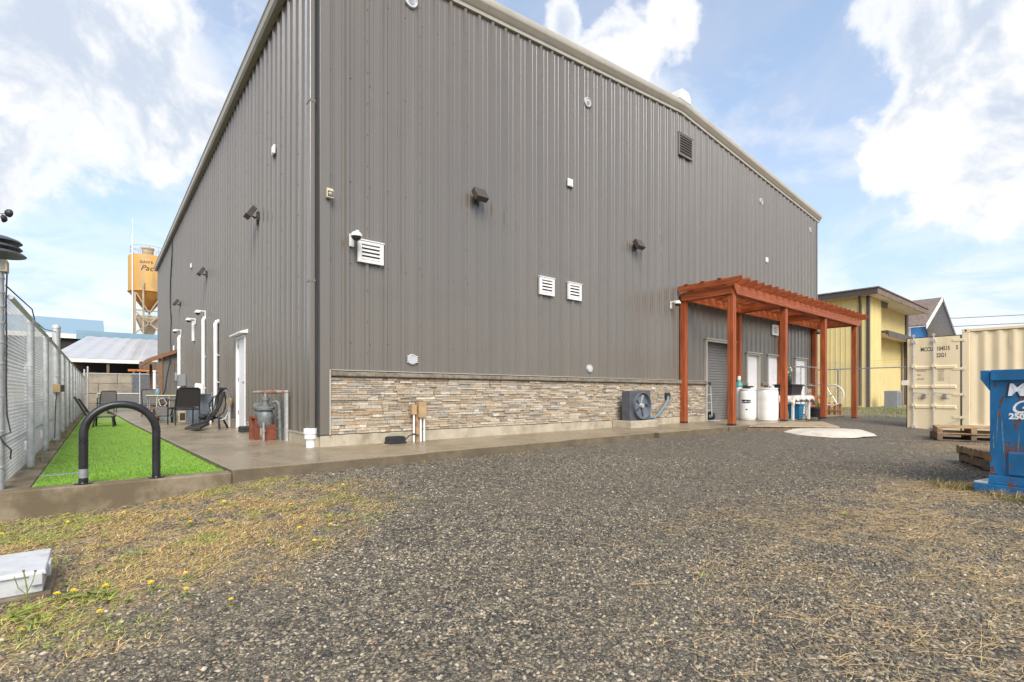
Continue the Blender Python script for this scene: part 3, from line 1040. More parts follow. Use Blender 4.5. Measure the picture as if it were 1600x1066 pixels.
# stone wainscot: backing, sill and the ledger stones
runs = [(0.165, 10.66), (12.60, 13.06), (14.12, 14.52), (15.67, 16.74), (17.89, BL - .07)]
for a, b in runs:
    w_o = MB().box(a, -.012, .172, b, .034, 1.04).build('stone_backing', M['mortar'], bld, smooth=False)
    if a < 1:
        wains = w_o
pal = [((.50, .415, .305), 6), ((.56, .48, .37), 5), ((.46, .355, .24), 3.5), ((.46, .33, .21), 1.6), ((.39, .335, .265), 2.4), ((.42, .385, .33), 2), ((.62, .55, .45), 2.4), ((.36, .275, .20), .6)]
def stone_col():
    t = rng.random() * sum(w for _, w in pal)
    for c, w in pal:
        t -= w
        if t <= 0:
            break
    k = rng.uniform(.70, .98)
    return tuple(min(.85, q * k) for q in c) + (1,)
stones = []
z = 0.175
while z < 1.02:
    h = rng.uniform(.030, .062)
    h = min(h, 1.03 - z)
    for a, b in runs:
        x = a + 0.002
        while x < b - .03:
            l = rng.choice((.09, .12, .15, .18, .22, .26, .34)) * rng.uniform(.85, 1.15)
            l = min(l, b - x)
            if h > .045 and rng.random() < .45:
                k_ = rng.uniform(.4, .6)
                stones.append((x, z, l, h * k_))
                stones.append((x, z + h * k_, l, h * (1 - k_)))
            else:
                stones.append((x, z, l, h))
            x += l
    z += h
stones.sort(key=lambda q: q[0])
def stone_pts(x, z, l, h):
    d = rng.uniform(.016, .046)
    g_ = .0025
    j = lambda: rng.uniform(-.004, .004)
    return [(x + g_, -d + j(), z + g_ + j() * .5), (x + l - g_, -d + j(), z + g_ + j() * .5), (x + l - g_, -.010, z + g_), (x + g_, -.010, z + g_),
            (x + g_, -d + j(), z + h - g_ + j() * .5), (x + l - g_, -d + j(), z + h - g_ + j() * .5), (x + l - g_, -.010, z + h - g_), (x + g_, -.010, z + h - g_)]
far = MB()
farc = []
for i, q in enumerate(stones):
    c = stone_col()
    if i < 300:
        MB().hexa(stone_pts(*q)).build('stone', M['stone'], wains, smooth=False, colors=[c] * 8, recalc=False)
    else:
        far.hexa(stone_pts(*q))
        farc += [c] * 8
fo = far.build('stones', M['stone'], wains, smooth=False, colors=farc, recalc=False)
fo['kind'] = 'stuff'
for a, b in runs:
    a2, b2 = a - .0, b + (.04 if b < 18 else 0)
    n = max(1, round((b2 - a2) / 1.2))
    for k in range(n):
        xa, xb = a2 + (b2 - a2) * k / n, a2 + (b2 - a2) * (k + 1) / n - .003
        MB().prism([(-.005, 1.035), (-.078, 1.035), (-.088, 1.05), (-.088, 1.098), (-.08, 1.108), (-.005, 1.118)], 'x', xa, xb).build('sill_stone', M['capstone'], bld, smooth=False)
    MB().box(a2, -.094, 1.1195, b2, -.002, 1.131).build('sill_lip', M['trim'], bld, smooth=False)  # pale lip, with the sill's lit top painted into its colour

# doors of the front
def door_front(x0, x1, zt, signs=False, recess=0.03):
    r = thing_part = MB().box(x0 + .05, -.0 + recess, 0.01, x1 - .05, recess + .045, zt - .05).build('door', M['white_paint'], bld, smooth=False, bev=.004)
    f = MB().box(x0, -.048, 0.005, x0 + .052, .10, zt).box(x1 - .052, -.048, 0.005, x1, .10, zt).box(x0 + .052, -.048, zt - .052, x1 - .052, .10, zt)
    f.build('frame', M['trim'], r, smooth=False, bev=.004)
    MB().box(x0 - .06, -.085, zt + .002, x1 + .06, -.002, zt + .035).build('drip_cap', M['trim'], r, smooth=False)
    MB().cyl((x0 + .13, recess, 1.0), (x0 + .13, recess - .05, 1.0), .025).cyl((x0 + .13, recess - .045, 1.0), (x0 + .25, recess - .045, 1.0), .011).build('handle', M['greymetal'], r)
    if signs:
        MB().box(x0 + .38, recess - .003, 1.42, x0 + .58, recess - .0005, 1.55).box(x0 + .40, recess - .003, 1.24, x0 + .57, recess - .0005, 1.38).build('notice', M['white'], r, smooth=False)
    return r
for i, (a, b, zt) in enumerate(doors_f[1:]):
    door_front(a, b, zt, i > 0, 0.05 if i == 0 else 0.0)
# roll-up door, recessed
a, b, zt = doors_f[0]
sh = MB().box(a + .05, .20, 0.0, b - .02, .23, zt + .1).build('roll_up_door', M['shutter'], bld, smooth=False)
z = 0.02
while z < zt:
    MB().prism([(.199, z), (.186, z + .012), (.186, z + .06), (.199, z + .074)], 'x', a + .06, b - .03).build('slat', M['shutter'], sh, smooth=False)
    z += 0.078
MB().box(a + .04, .02, 0, a + .075, .30, zt).box(b - .06, .02, 0, b - .005, .30, zt).build('door_track', M['trim_dark'], sh, smooth=False)
MB().box(a - .06, -.07, 0.0, a - .002, .03, zt + .06).box(b + .002, -.07, 0.0, b + .06, .03, zt + .06).box(a - .002, -.07, zt + .002, b + .002, .03, zt + .06).build('frame', M['trim'], sh, smooth=False, bev=.004)
MB().box(a - .09, -.10, zt + .062, b + .09, -.002, zt + .09).build('drip_cap', M['trim'], sh, smooth=False)
# side door
a, b, zt = door_l
sd = MB().box(0.0, a + .05, .02, .045, b - .05, zt - .05).build('door', M['white_paint'], bld, smooth=False, bev=.004)
MB().box(-.05, a, .005, .09, a + .052, zt).box(-.05, b - .052, .005, .09, b, zt).box(-.05, a + .052, zt - .052, .09, b - .052, zt).build('frame', M['white_paint'], sd, smooth=False, bev=.004)
MB().prism([(-.16, zt + .01), (-.16, zt + .04), (-.002, zt + .10), (-.002, zt + .01)], 'y', a - .10, b + .12).build('drip_cap', M['white_paint'], sd, smooth=False)
MB().cyl((0, a + .14, 1.02), (-.05, a + .14, 1.02), .025).cyl((-.048, a + .14, 1.02), (-.048, a + .26, 1.02), .011).build('handle', M['greymetal'], sd)
for z in (.3, 1.05, 1.8):
    MB().cyl((-.01, b - .055, z), (-.01, b - .055, z + .1), .010, n=8).build('hinge', M['greymetal'], sd)

# ------------------------------------------------------------------ fittings on the walls
def louver(s0, s1, z0, z1, label, dark=False, side='front'):
    m = M['trim_dark'] if dark else M['white']
    w, h = s1 - s0, z1 - z0
    t = thing('wall_louver', label, 'vent', (s0 + w / 2, -.032, z0 + h / 2), group=None if dark else 'white louvred wall vents')
    fr = .06 if not dark else .05
    MB().box(-w / 2, -.045, -h / 2, -w / 2 + fr, 0, h / 2).box(w / 2 - fr, -.045, -h / 2, w / 2, 0, h / 2).box(-w / 2 + fr, -.045, h / 2 - fr * .8, w / 2 - fr, 0, h / 2).box(-w / 2 + fr, -.045, -h / 2, w / 2 - fr, 0, -h / 2 + fr * .8).build('frame', m, t, smooth=False, bev=.003)
    MB().box(-w / 2 - .01, -.055, h / 2 + .001, w / 2 + .01, 0, h / 2 + .018).build('hood', m, t, smooth=False)
    MB().box(-w / 2 + fr, -.008, -h / 2 + fr * .8, w / 2 - fr, -.001, h / 2 - fr * .8).build('backing', M['core'], t, smooth=False)
    n = 4 if not dark else 7
    zz0, zz1 = -h / 2 + fr * .8, h / 2 - fr * .8
    for k in range(n):
        zc = zz0 + (zz1 - zz0) * (k + .5) / n
        hh = (zz1 - zz0) / n * .42
        MB().hexa([(-w / 2 + fr, -.043, zc - hh), (w / 2 - fr, -.043, zc - hh), (w / 2 - fr, -.010, zc + hh * .4), (-w / 2 + fr, -.010, zc + hh * .4),
                   (-w / 2 + fr, -.043, zc - hh + .012), (w / 2 - fr, -.043, zc - hh + .012), (w / 2 - fr, -.010, zc + hh * .4 + .012), (-w / 2 + fr, -.010, zc + hh * .4 + .012)]).build('slat', m, t, smooth=False)
    return t


louver(.57, .985, 2.78, 3.11, 'white louvred vent below the corner camera, nearest the building corner')
louver(4.31, 4.72, 2.76, 3.11, 'white louvred vent, left of the adjacent pair at mid wall')
louver(5.12, 5.53, 2.76, 3.11, 'white louvred vent, right of the adjacent pair at mid wall')
louver(14.89, 15.33, 2.74, 3.07, 'white louvred vent under the pergola above the white doors')
louver(9.27, 9.95, 7.07, 7.64, 'large dark grey louvred vent high under the roof ridge', True)


def dome_camera(pos, side, label):
    t = thing('security_camera', label, 'camera', pos, 0 if side == 'front' else -math.pi / 2, 'white dome security cameras on brackets')
    # local: wall at y = 0, outwards is -y
    MB().box(-.035, -.03, -.13, .035, 0.0, .06).build('mount_plate', M['white'], t, smooth=False, bev=.005)
    MB().prism([(-.028, .02), (-.028, .06), (-.25, .062), (-.25, .03)], 'x', -.022, .022).build('arm', M['white'], t, smooth=False, bev=.004)
    MB().lathe([(.0001, .035), (.06, .03), (.085, .0), (.085, -.03), (.07, -.032)], (0, -.2, .005), 18).build('housing', M['white'], t)
    MB().lathe([(.07, -.03), (.062, -.06), (.035, -.085), (.0001, -.092)], (0, -.2, .005), 16).build('dome', M['lens'], t)
    return t


dome_camera((.48, -.03, 3.12), 'front', 'white dome camera on bracket beside the corner louvred vent')
dome_camera((8.95, -.03, 3.10), 'front', 'white dome camera on front wall just left of the pergola')
dome_camera((18.45, -.03, 3.10), 'front', 'white dome camera under the far right end of the pergola')
dome_camera((-.03, 9.72, 3.16), 'left', 'white dome camera above the tallest white wall pipe')
dome_camera((-.03, 11.7, 3.16), 'left', 'white dome camera above the short ribbed hose on the side wall')
dome_camera((-.03, 15.4, 3.16), 'left', 'white dome camera above the white pipe beside the lean-to')


def floodlight(pos, side, label):
    t = thing('wall_light', label, 'light', pos, 0 if side == 'front' else -math.pi / 2, 'bronze floodlights on the metal walls')
    MB().box(-.05, -.035, -.09, .05, 0.0, .07).build('junction_box', M['bronze'], t, smooth=False, bev=.005)
    MB().tube([(0, -.03, -.03), (0, -.07, -.06), (0, -.11, -.03)], .02, 8).build('knuckle', M['bronze'], t)
    rot = Matrix.Rotation(R(-42), 3, 'X')
    MB().obox((0, -.15, .03), (.25, .23, .11), Matrix.Rotation(R(58), 3, 'X')).build('head', M['bronze'], t, smooth=False, bev=.01)
    MB().obox((0, -.15 + .033, .03 - .033), (.21, .19, .008), Matrix.Rotation(R(58), 3, 'X')).build('glass', M['lampglass'], t, smooth=False)
    return t


floodlight((2.77, -.03, 4.28), 'front', 'bronze floodlight on front wall, left of the two there')
floodlight((7.41, -.03, 4.28), 'front', 'bronze floodlight on front wall, right of the two there')
floodlight((-.03, 3.38, 4.28), 'left', 'bronze floodlight on side wall nearest the building corner')
floodlight((-.03, 9.5, 4.28), 'left', 'bronze floodlight on side wall, middle of the three')
floodlight((-.03, 15.7, 4.26), 'left', 'bronze floodlight on side wall, farthest of the three')


def sensor(pos, side, label):
    t = thing('wall_sensor', label, 'sensor', pos, 0 if side == 'front' else -math.pi / 2, 'small square white boxes on the walls')
    MB().box(-.075, -.035, -.08, .075, 0, .08).build('cover', M['white'], t, smooth=False, bev=.008)
    MB().box(-.05, -.041, -.055, .05, -.0355, .055).build('face_plate', M['pvc'], t, smooth=False)
    return t


sensor((5.2, -.03, 5.22), 'front', 'small square white box high at mid front wall')
sensor((14.5, -.03, 5.18), 'front', 'small square white box high above the pergola')
sensor((-.03, 2.22, 5.13), 'left', 'small white box high on side wall near the corner')
sensor((-.03, 12.65, 5.12), 'left', 'small white box high on side wall farther from the corner')


def ring_vent(x, z, r, label, kind):
    t = thing('round_vent', label, 'vent', (x, -.002, z), group='round white vents on the front wall')
    MB().lathe([(r * .78, -.03), (r * .80, -.04), (r * .96, -.04), (r, -.03), (r, 0), (r * .78, 0.0)], (0, 0, 0), 24, 'y').build('ring', M['box_white'], t)
    MB().lathe([(.0001, -.012), (r * .8, -.012), (r * .8, -.002)], (0, 0, 0), 20, 'y').build('throat', M['core'] if kind != 'cap' else M['box_white'], t)
    if kind == 'louver':
        for k in range(4):
            zc = (-.55 + .37 * k) * r
            w = math.sqrt(max(.01, (r * .8) ** 2 - zc * zc))
            MB().box(-w, -.036, zc - .008, w, -.014, zc + .008).build('slat', M['box_white'], t, smooth=False)
    elif kind == 'flap':
        MB().lathe([(.0001, -.03), (r * .45, -.035), (r * .45, -.02)], (.01, 0, -.02), 14, 'y').build('flap', M['greymetal'], t)
    else:
        MB().lathe([(.0001, -.05), (r * .7, -.04), (r * .75, -.02)], (0, 0, 0), 18, 'y').build('flap', M['box_white'], t)
    return t


ring_vent(1.48, 7.22, .125, 'round white vent at the very top of the wall near the corner', 'flap')
ring_vent(5.77, 7.14, .105, 'round white vent high at mid front wall', 'flap')
ring_vent(14.15, 7.03, .10, 'round white vent under the right roof slope', 'flap')
ring_vent(18.2, 6.95, .09, 'round white vent at the far right end under the eave', 'flap')
ring_vent(1.51, 1.34, .085, 'round white louvred vent just above the stone sill near the corner', 'louver')
ring_vent(5.84, 1.33, .085, 'round white capped vent just above the stone sill at mid wall', 'cap')
t = thing('alarm_strobe', 'beige alarm strobe box on the corner trim', 'alarm', (.14, -.05, 3.68))
MB().box(-.05, -.07, -.06, .05, 0, .055).build('housing', M['beige'], t, smooth=False, bev=.008)
MB().box(-.045, -.05, .056, .045, -.005, .085).build('bracket', M['beige'], t, smooth=False, bev=.005)
MB().lathe([(.0001, -.085), (.02, -.082), (.034, -.071)], (0, 0, -.003), 12, 'y').build('lens', M['lampglass'], t)
MB().box(-.04, -.074, -.042, .04, -.0705, .038).build('bezel', M['bronze'], t, smooth=False)


# ------------------------------------------------------------------ pergola
pg = thing('pergola', 'red-stained cedar pergola along the front wall over the doors', 'pergola', (9.4, -1.4, 0))
PX = (9.45, 12.45, 15.45, 18.4)
for x in PX:
    for y in (-1.4, -.105):
        zb = -.02 if x > 13.3 else 0.0
        if x > 18:
            zb = -.12
        po = MB().box(x - .075, y - .075, zb + .04, x + .075, y + .075, 3.40).build('post', M['cedar_post'], pg, smooth=False, bev=.006, world=True)
        MB().box(x - .078, y - .078, zb, x + .078, y + .078, zb + .045).build('post_base', M['blackplastic'], po, smooth=False, world=True)
def beam_x(y, z0, z1, xa, xb, ca=.16, cb=.16):
    m = MB()
    poly = [(xa, z1), (xa, z1 - .05), (xa + ca, z0), (xb - cb, z0), (xb, z1 - .05), (xb, z1)]
    return m.prism(poly, 'y', y - .024, y + .024).build('beam', M['cedar_beam'], pg, smooth=False, bev=.004, world=True)
beam_x(-1.50, 3.19, 3.425, 9.32, 14.1, .16, .0005)
beam_x(-1.50, 3.19, 3.425, 14.105, 18.75, .0005, .16)
beam_x(-1.30, 3.19, 3.42, 9.40, 18.6)
beam_x(-.205, 3.19, 3.42, 9.32, 18.75)
for x in PX:
    for dx_ in (-.10, .10):
        MB().box(x + dx_ - .02, -1.46, 3.20, x + dx_ + .02, -.10, 3.40).build('cross_beam', M['cedar_rafter'], pg, smooth=False, bev=.004, world=True)
x = 9.25
nr = 25
for k in range(nr):
    x = 9.25 + (18.78 - 9.25) * k / (nr - 1)
    dz_ = rng.uniform(-.004, .004)
    poly = [(-.06, 3.43 + dz_), (-1.62, 3.43 + dz_), (-1.76, 3.51 + dz_), (-1.76, 3.575 + dz_), (-.06, 3.575 + dz_)]
    MB().prism(poly, 'x', x - .021, x + .021).build('rafter', M['cedar_rafter'], pg, smooth=False, bev=.003, world=True)
for y in (-1.2, -.75, -.3):
    MB().box(9.2, y - .05, 3.585, 18.85, y + .05, 3.60).build('purlin', M['cedar_beam'], pg, smooth=False, world=True)

# ------------------------------------------------------------------ air-conditioning fan on its pad, hose
t = thing('fan_unit', 'dark grey square condenser fan on a concrete block against the stone wall', 'fan', (7.2, -.3, 0))
pad = MB().box(6.58, -.58, 0, 7.60, -.05, .168).build('plinth', M['concrete'], t, smooth=False, bev=.012, world=True)
body = MB().box(6.68, -.46, .17, 7.46, -.24, .84).build('housing', M['darkgrey'], t, smooth=False, bev=.008, world=True)
cx_, cz_ = 7.08, .505
MB().lathe([(.295, -.461), (.305, -.54), (.29, -.54), (.275, -.45), (.275, -.38), (.0001, -.38)], (cx_, 0, cz_), 36, 'y').build('shroud', M['bluegrey'], t, world=True)
MB().lathe([(.0001, -.535), (.045, -.53), (.055, -.49), (.055, -.40)], (cx_, 0, cz_), 16, 'y').build('hub', M['galv'], t, world=True)
for k in range(5):
    a = 2 * math.pi * k / 5 + .3
    pts = []
    for r0, da, yy in ((.05, -.35, -.47), (.26, -.38, -.49), (.26, .18, -.42), (.05, .3, -.41)):
        pts.append((cx_ + r0 * math.cos(a + da), yy, cz_ + r0 * math.sin(a + da)))
    MB().hexa(pts + [(p[0], p[1] + .006, p[2]) for p in pts]).build('blade', M['greymetal'] if k == 1 else M['blackplastic'], t, smooth=False, world=True)
hs = thing('water_hose', 'pale blue flexible hose from the stone wall down to the fan unit', 'hose', (8.7, -.08, .7))
MB().box(8.66, -.10, .62, 8.84, -.045, .80).build('outlet_box', M['blackplastic'], hs, smooth=False, bev=.01, world=True)
MB().tube([(8.74, -.09, .70), (8.62, -.16, .62), (8.35, -.24, .46), (8.05, -.28, .28), (7.85, -.30, .20), (7.47, -.30, .22)], .028, 8).tube([(8.78, -.09, .68), (8.66, -.12, .58), (8.4, -.18, .40), (8.1, -.22, .24), (7.85, -.24, .17), (7.47, -.27, .20)], .022, 8).build('pipe', M['bluehose'], hs, world=True)

# ------------------------------------------------------------------ bait boxes and conduit at the stone wall
def bait_box(loc, rz, label):
    t = thing('bait_station', label, 'box', loc, rz, 'low black rodent bait boxes')
    MB().prism([(-.15, 0), (.15, 0), (.15, .025), (.135, .03), (.135, .095), (.12, .105), (-.12, .105), (-.135, .095), (-.135, .03), (-.15, .025)], 'y', -.09, .09).build('box', M['blackplastic'], t, smooth=False, bev=.008)
    MB().box(-.11, -.075, .1055, .11, .075, .112).build('lid', M['blackplastic'], t, smooth=False, bev=.002)
    return t
bait_box((1.12, -.20, 0), 0.05, 'low black plastic box at the foot of the stone wall')
bait_box((-.16, 3.95, 0), 1.6, 'low black plastic box beside the white side door')
t = thing('conduit_stand', 'three white conduits with two tan boxes against the stone wall', 'conduit', (1.55, -.1, 0))
MB().box(1.53, -.125, 0.0, 1.60, -.060, .44).build('post', M['wood'], t, smooth=False, world=True)
for x, zt in ((1.475, .44), (1.60, .38), (1.665, .42)):
    MB().cyl((x, -.14, 0), (x, -.14, zt), .0165, n=10).build('conduit', M['pvc'], t, world=True)
MB().box(1.43, -.17, .44, 1.515, -.09, .60).build('box', M['tan'], t, smooth=False, bev=.004, world=True)
MB().box(1.545, -.19, .385, 1.68, -.09, .645).build('box', M['tan'], t, smooth=False, bev=.005, world=True)
MB().tube([(1.30, -.14, .02), (1.38, -.15, .10), (1.46, -.16, .13), (1.55, -.16, .10)], .012, 6).build('wire', M['blackplastic'], t, world=True)

# ------------------------------------------------------------------ gas meter beside the corner
t = thing('gas_meter', 'grey gas regulator and pipes over red steel stands beside the corner downspout', 'gas meter', (-.25, 1.75, 0))
for (x, y) in ((-.44, 2.02), (-.40, 1.85)):
    MB().box(x - .035, y - .05, 0, x + .035, y + .05, .36).build('stand_leg', M['redpaint'], t, smooth=False, bev=.004, world=True)
MB().box(-.47, 1.80, .362, -.30, 2.08, .40).build('stand_top', M['redpaint'], t, smooth=False, bev=.004, world=True)
MB().box(-.33, 1.60, 0, -.16, 1.80, .26).build('stand_box', M['redpaint'], t, smooth=False, bev=.004, world=True)
MB().lathe([(.05, .20), (.10, .22), (.125, .28), (.13, .40), (.115, .47), (.10, .485)], (-.30, 1.70, 0), 22).build('meter_body', M['meter'], t, world=True)
for k in range(8):
    a = 2 * math.pi * k / 8
    MB().cyl((-.30 + .125 * math.cos(a), 1.70 + .125 * math.sin(a), .545), (-.30 + .125 * math.cos(a), 1.70 + .125 * math.sin(a), .562), .012, n=6).build('bolt', M['greymetal'], t, world=True)
MB().lathe([(.0001, -.10), (.07, -.10), (.08, -.08), (.08, .08), (.07, .10), (.0001, .10)], (-.33, 1.86, .43), 18, 'y').build('index_dial', M['meter'], t, world=True)
MB().lathe([(.10, .48), (.10, .50), (.14, .505), (.14, .545), (.11, .56), (.075, .565), (.075, .60), (.05, .605), (.05, .66), (.062, .665), (.062, .70), (.04, .705), (.04, .74)], (-.30, 1.70, 0), 20).build('regulator', M['meter'], t, world=True)
MB().lathe([(.0001, -.10), (.06, -.10), (.075, -.07), (.075, .06), (.05, .09), (.0001, .09)], (-.36, 1.93, .545), 16, 'y').build('valve', M['meter'], t, world=True)
MB().cyl((-.30, 1.70, .70), (-.30, 1.70, .80), .026).cyl((-.30, 1.80, .62), (-.30, 1.80, .74), .03).build('riser', M['rustpipe'], t, world=True)
MB().tube([(-.36, 2.25, .80), (-.30, 1.70, .805), (-.12, 1.40, .81), (-.03, 1.38, .81)], .026, 10).cyl((-.27, 1.66, .806), (-.17, 1.49, .808), .033).build('header_pipe', M['rustpipe'], t, world=True)
MB().cyl((-.36, 1.56, 0), (-.36, 1.56, .30), .022).cyl((-.36, 1.56, .14), (-.36, 1.56, .20), .031).build('drip_leg', M['rustpipe'], t, world=True)
MB().cyl((-.12, 1.48, 0), (-.14, 1.49, .60), .030).cyl((-.135, 1.49, .36), (-.135, 1.49, .40), .042).tube([(-.14, 1.49, .60), (-.17, 1.52, .65), (-.22, 1.56, .63)], .026, 8).build('inlet_pipe', M['meter'], t, world=True)
MB().box(-.085, 1.32, 0, -.045, 1.40, .79).build('strut', M['galv'], t, smooth=False, world=True)

# ------------------------------------------------------------------ pipes, conduits and a cable on the side wall
def wall_pipe(y, z0, z1, r, label, elbow=True):
    t = thing('white_wall_pipe', label, 'pipe', (-.09, y, z0), group='white pipes up the side wall')
    MB().cyl((0, 0, 0), (0, 0, z1 - z0), r, n=16).build('pipe', M['pvc'], t)
    if elbow:
        MB().tube([(0, 0, z1 - z0 - .14), (0, 0, z1 - z0 - .02), (.03, 0, z1 - z0 + .05), (.085, 0, z1 - z0 + .07)], r * 1.08, 12).build('elbow', M['pvc'], t)
    MB().cyl((0, 0, (z1 - z0) * .8), (0, 0, (z1 - z0) * .8 + .09), r * 1.06, n=16).build('coupling', M['pvc'], t)
    for k in (.3, .62):
        MB().box(.0, -r * 1.12, (z1 - z0) * k, .085, r * 1.12, (z1 - z0) * k + .025).build('clamp', M['pvc'], t, smooth=False)
    return t


wall_pipe(7.72, .40, 2.62, .048, 'white pipe on side wall nearest the white side door')
wall_pipe(9.72, .06, 2.95, .05, 'tall white pipe on side wall rising behind the grey cabinet')
wall_pipe(15.5, .70, 2.92, .062, 'white pipe on side wall just beside the lean-to roof')
wall_pipe(17.3, .9, 2.75, .03, 'thin white pipe on side wall behind the lean-to roof', False)
t = thing('ribbed_hose', 'short white ribbed hose hanging below a dome camera', 'hose', (-.06, 12.0, 2.52))
m = MB()
for k in range(9):
    m.cyl((0, 0, .065 * k), (0, 0, .065 * k + .045), .055, .045, n=12)
m.cyl((0, 0, 0), (0, 0, .58), .036, n=10).build('hose', M['pvc'], t)
MB().box(-.03, -.04, .58, .055, .04, .64).build('bracket', M['white'], t, smooth=False)
c_ = MB().tube([(-.05, 18.3, 7.35), (-.07, 18.2, 6.6), (-.06, 18.9, 5.7), (-.07, 18.9, 4.6), (-.06, 18.6, 3.9), (-.10, 18.5, 3.2), (-.12, 18.0, 2.6), (-.35, 15.9, 2.0), (-.45, 15.9, 1.4), (-.5, 15.95, .9), (-.75, 16.0, .3), (-.8, 16.0, .02)], .022, 8).build('black_cable', M['cable'])
tag(c_, 'black cable hanging down the far end of the side wall', 'cable')
t = thing('electrical_box', 'grey electrical box on side wall above the patio clutter', 'electrical box', (-.03, 14.4, 1.05))
MB().box(-.20, -.28, 0, 0, .28, .42).build('cabinet', M['greymetal'], t, smooth=False, bev=.01)
MB().cyl((-.10, 0, -1.05), (-.10, 0, 0), .03).build('conduit', M['greymetal'], t)
MB().box(-.21, -.24, .04, -.2005, .24, .38).build('door', M['greymetal'], t, smooth=False)
# faucet post near the side door
t = thing('hose_bib_post', 'white standpipe topped by a tan box near the side door', 'standpipe', (-.10, 5.85, 0))
MB().cyl((0, 0, 0), (0, 0, .46), .022, n=12).cyl((0, 0, .40), (0, 0, .47), .032, n=12).build('pipe', M['pvc'], t)
MB().lathe([(.05, .47), (.065, .50), (.065, .64), (.045, .67), (.0001, .675)], (0, 0, 0), 14).build('box', M['tan'], t)
MB().tube([(0, -.04, .64), (-.05, -.12, .66), (-.06, -.16, .62)], .014, 6).build('spout', M['beige'], t)
t = thing('short_standpipe', 'short thin white pipe standing beside the grey cabinet', 'standpipe', (-.22, 7.6, 0))
MB().cyl((0, 0, 0), (0, 0, .42), .02, n=10).cyl((0, 0, .40), (0, 0, .43), .026, n=10).build('pipe', M['pvc'], t)
for y_, z_ in ((8.3, .74), (11.1, .74)):
    t = thing('outlet_cover', 'grey weatherproof outlet on side wall ' + ('next to the nearest white pipe' if y_ < 9 else 'behind the black patio chair'), 'outlet', (-.03, y_, z_))
    MB().box(-.05, -.045, -.07, 0, .045, .07).build('box', M['greymetal'], t, smooth=False, bev=.006)
    MB().box(-.075, -.04, -.06, -.0505, .04, .06).build('cover', M['lampglass'], t, smooth=False, bev=.01)

# ------------------------------------------------------------------ lean-to at the far end of the side wall
t = thing('lean_to', 'small lean-to with brown sloping roof at the far end of the side wall', 'lean-to', (-.45, 17.5, 0))
pts = [(-1.0, 16.05, 2.08), (-.04, 16.05, 2.50), (-.04, 21.0, 2.50), (-1.0, 21.0, 2.08)]
MB().hexa(pts + [(p[0], p[1], p[2] + .05) for p in pts]).build('roof', M['shingle'], t, smooth=False, world=True)
pts = [(-1.02, 16.0, 1.97), (-.04, 16.0, 2.40), (-.04, 16.045, 2.40), (-1.02, 16.045, 1.97)]
MB().hexa(pts + [(p[0], p[1], p[2] + .15) for p in pts]).build('fascia', M['brownwood'], t, smooth=False, world=True)
MB().box(-1.06, 16.0, 1.94, -1.021, 21, 2.10).build('fascia', M['brownwood'], t, smooth=False, world=True)
for y in (16.12, 20.8):
    MB().box(-.68, y, 0, -.58, y + .1, 2.12).build('post', M['brownwood'], t, smooth=False, world=True)
for k in range(4):
    MB().box(-.56 + .128 * k, 16.2 + .003 * (k % 2), .05, -.56 + .128 * k + .122, 16.24, 2.2 + .05 * k).build('board', M['trim_dark'], t, smooth=False, world=True)
MB().box(-.18, 15.96, 1.62, -.045, 16.12, 1.95).build('light_box', M['wood_grey'], t, smooth=False, world=True)
MB().cyl((-.14, 15.90, 1.28), (-.14, 15.90, 1.60), .065, n=12).build('lantern', M['greymetal'], t, world=True)
t = thing('white_post_pipe', 'white vertical pipe in front of the lean-to post', 'pipe', (-.80, 16.3, 0))
MB().cyl((0, 0, .55), (0, 0, 1.65), .055, n=14).cyl((0, 0, 1.6), (0, 0, 1.68), .065, n=14).build('pipe', M['pvc'], t)
MB().cyl((0, 0, 0), (0, 0, .56), .05, n=14).build('foot', M['rubber'], t)

# ------------------------------------------------------------------ patio things along the side wall
# grey cabinet
t = thing('grey_cabinet', 'tall dark blue-grey rounded cabinet against the side wall', 'cabinet', (-.30, 8.55, 0))
poly = []
for k in range(9):
    a = math.pi * (0.5 + k / 8)
    poly.append((-.16 + .20 * math.cos(a), .26 * math.sin(a)))
poly = [(.22, .26)] + poly + [(.22, -.26)]
MB().prism(poly, 'z', .0, .74).build('body', M['bluegrey'], t)
MB().prism([(x * 1.06, y * 1.05) for x, y in poly], 'z', .741, .775).build('lid', M['bluegrey'], t, smooth=False, bev=.008)
MB().box(-.372, -.03, .56, -.355, .03, .60).build('handle', M['blackplastic'], t, smooth=False)


def patio_chair(loc, rz, label, fab, high=True):
    t = thing('patio_chair', label, 'chair', loc, rz, 'metal framed patio chairs')
    # local: faces +y, back towards -y
    for s in (-1, 1):
        MB().tube([(s * .27, -.24, 0), (s * .27, -.20, .40), (s * .25, -.30, .88)], .016, 8).build('back_leg', M['black'], t)
        MB().tube([(s * .28, .26, 0), (s * .28, .24, .58), (s * .28, .20, .63), (s * .27, -.22, .60)], .016, 8).build('front_leg', M['black'], t)
    MB().hexa([(-.25, -.22, .40), (.25, -.22, .40), (.25, .26, .43), (-.25, .26, .43), (-.25, -.22, .415), (.25, -.22, .415), (.25, .26, .445), (-.25, .26, .445)]).build('seat', fab, t, smooth=False)
    MB().hexa([(-.25, -.222, .45), (.25, -.222, .45), (.25, -.205, .45), (-.25, -.205, .45), (-.24, -.312, .90), (.24, -.312, .90), (.24, -.295, .90), (-.24, -.295, .90)]).build('backrest', fab, t, smooth=False)
    MB().tube([(-.25, -.30, .88), (-.2, -.31, .915), (.2, -.31, .915), (.25, -.30, .88)], .017, 8).build('top_rail', M['black'], t)
    MB().cyl((-.27, .25, .40), (.27, .25, .40), .013).cyl((-.27, -.20, .38), (.27, -.20, .38), .013).build('stretcher', M['black'], t)
    return t


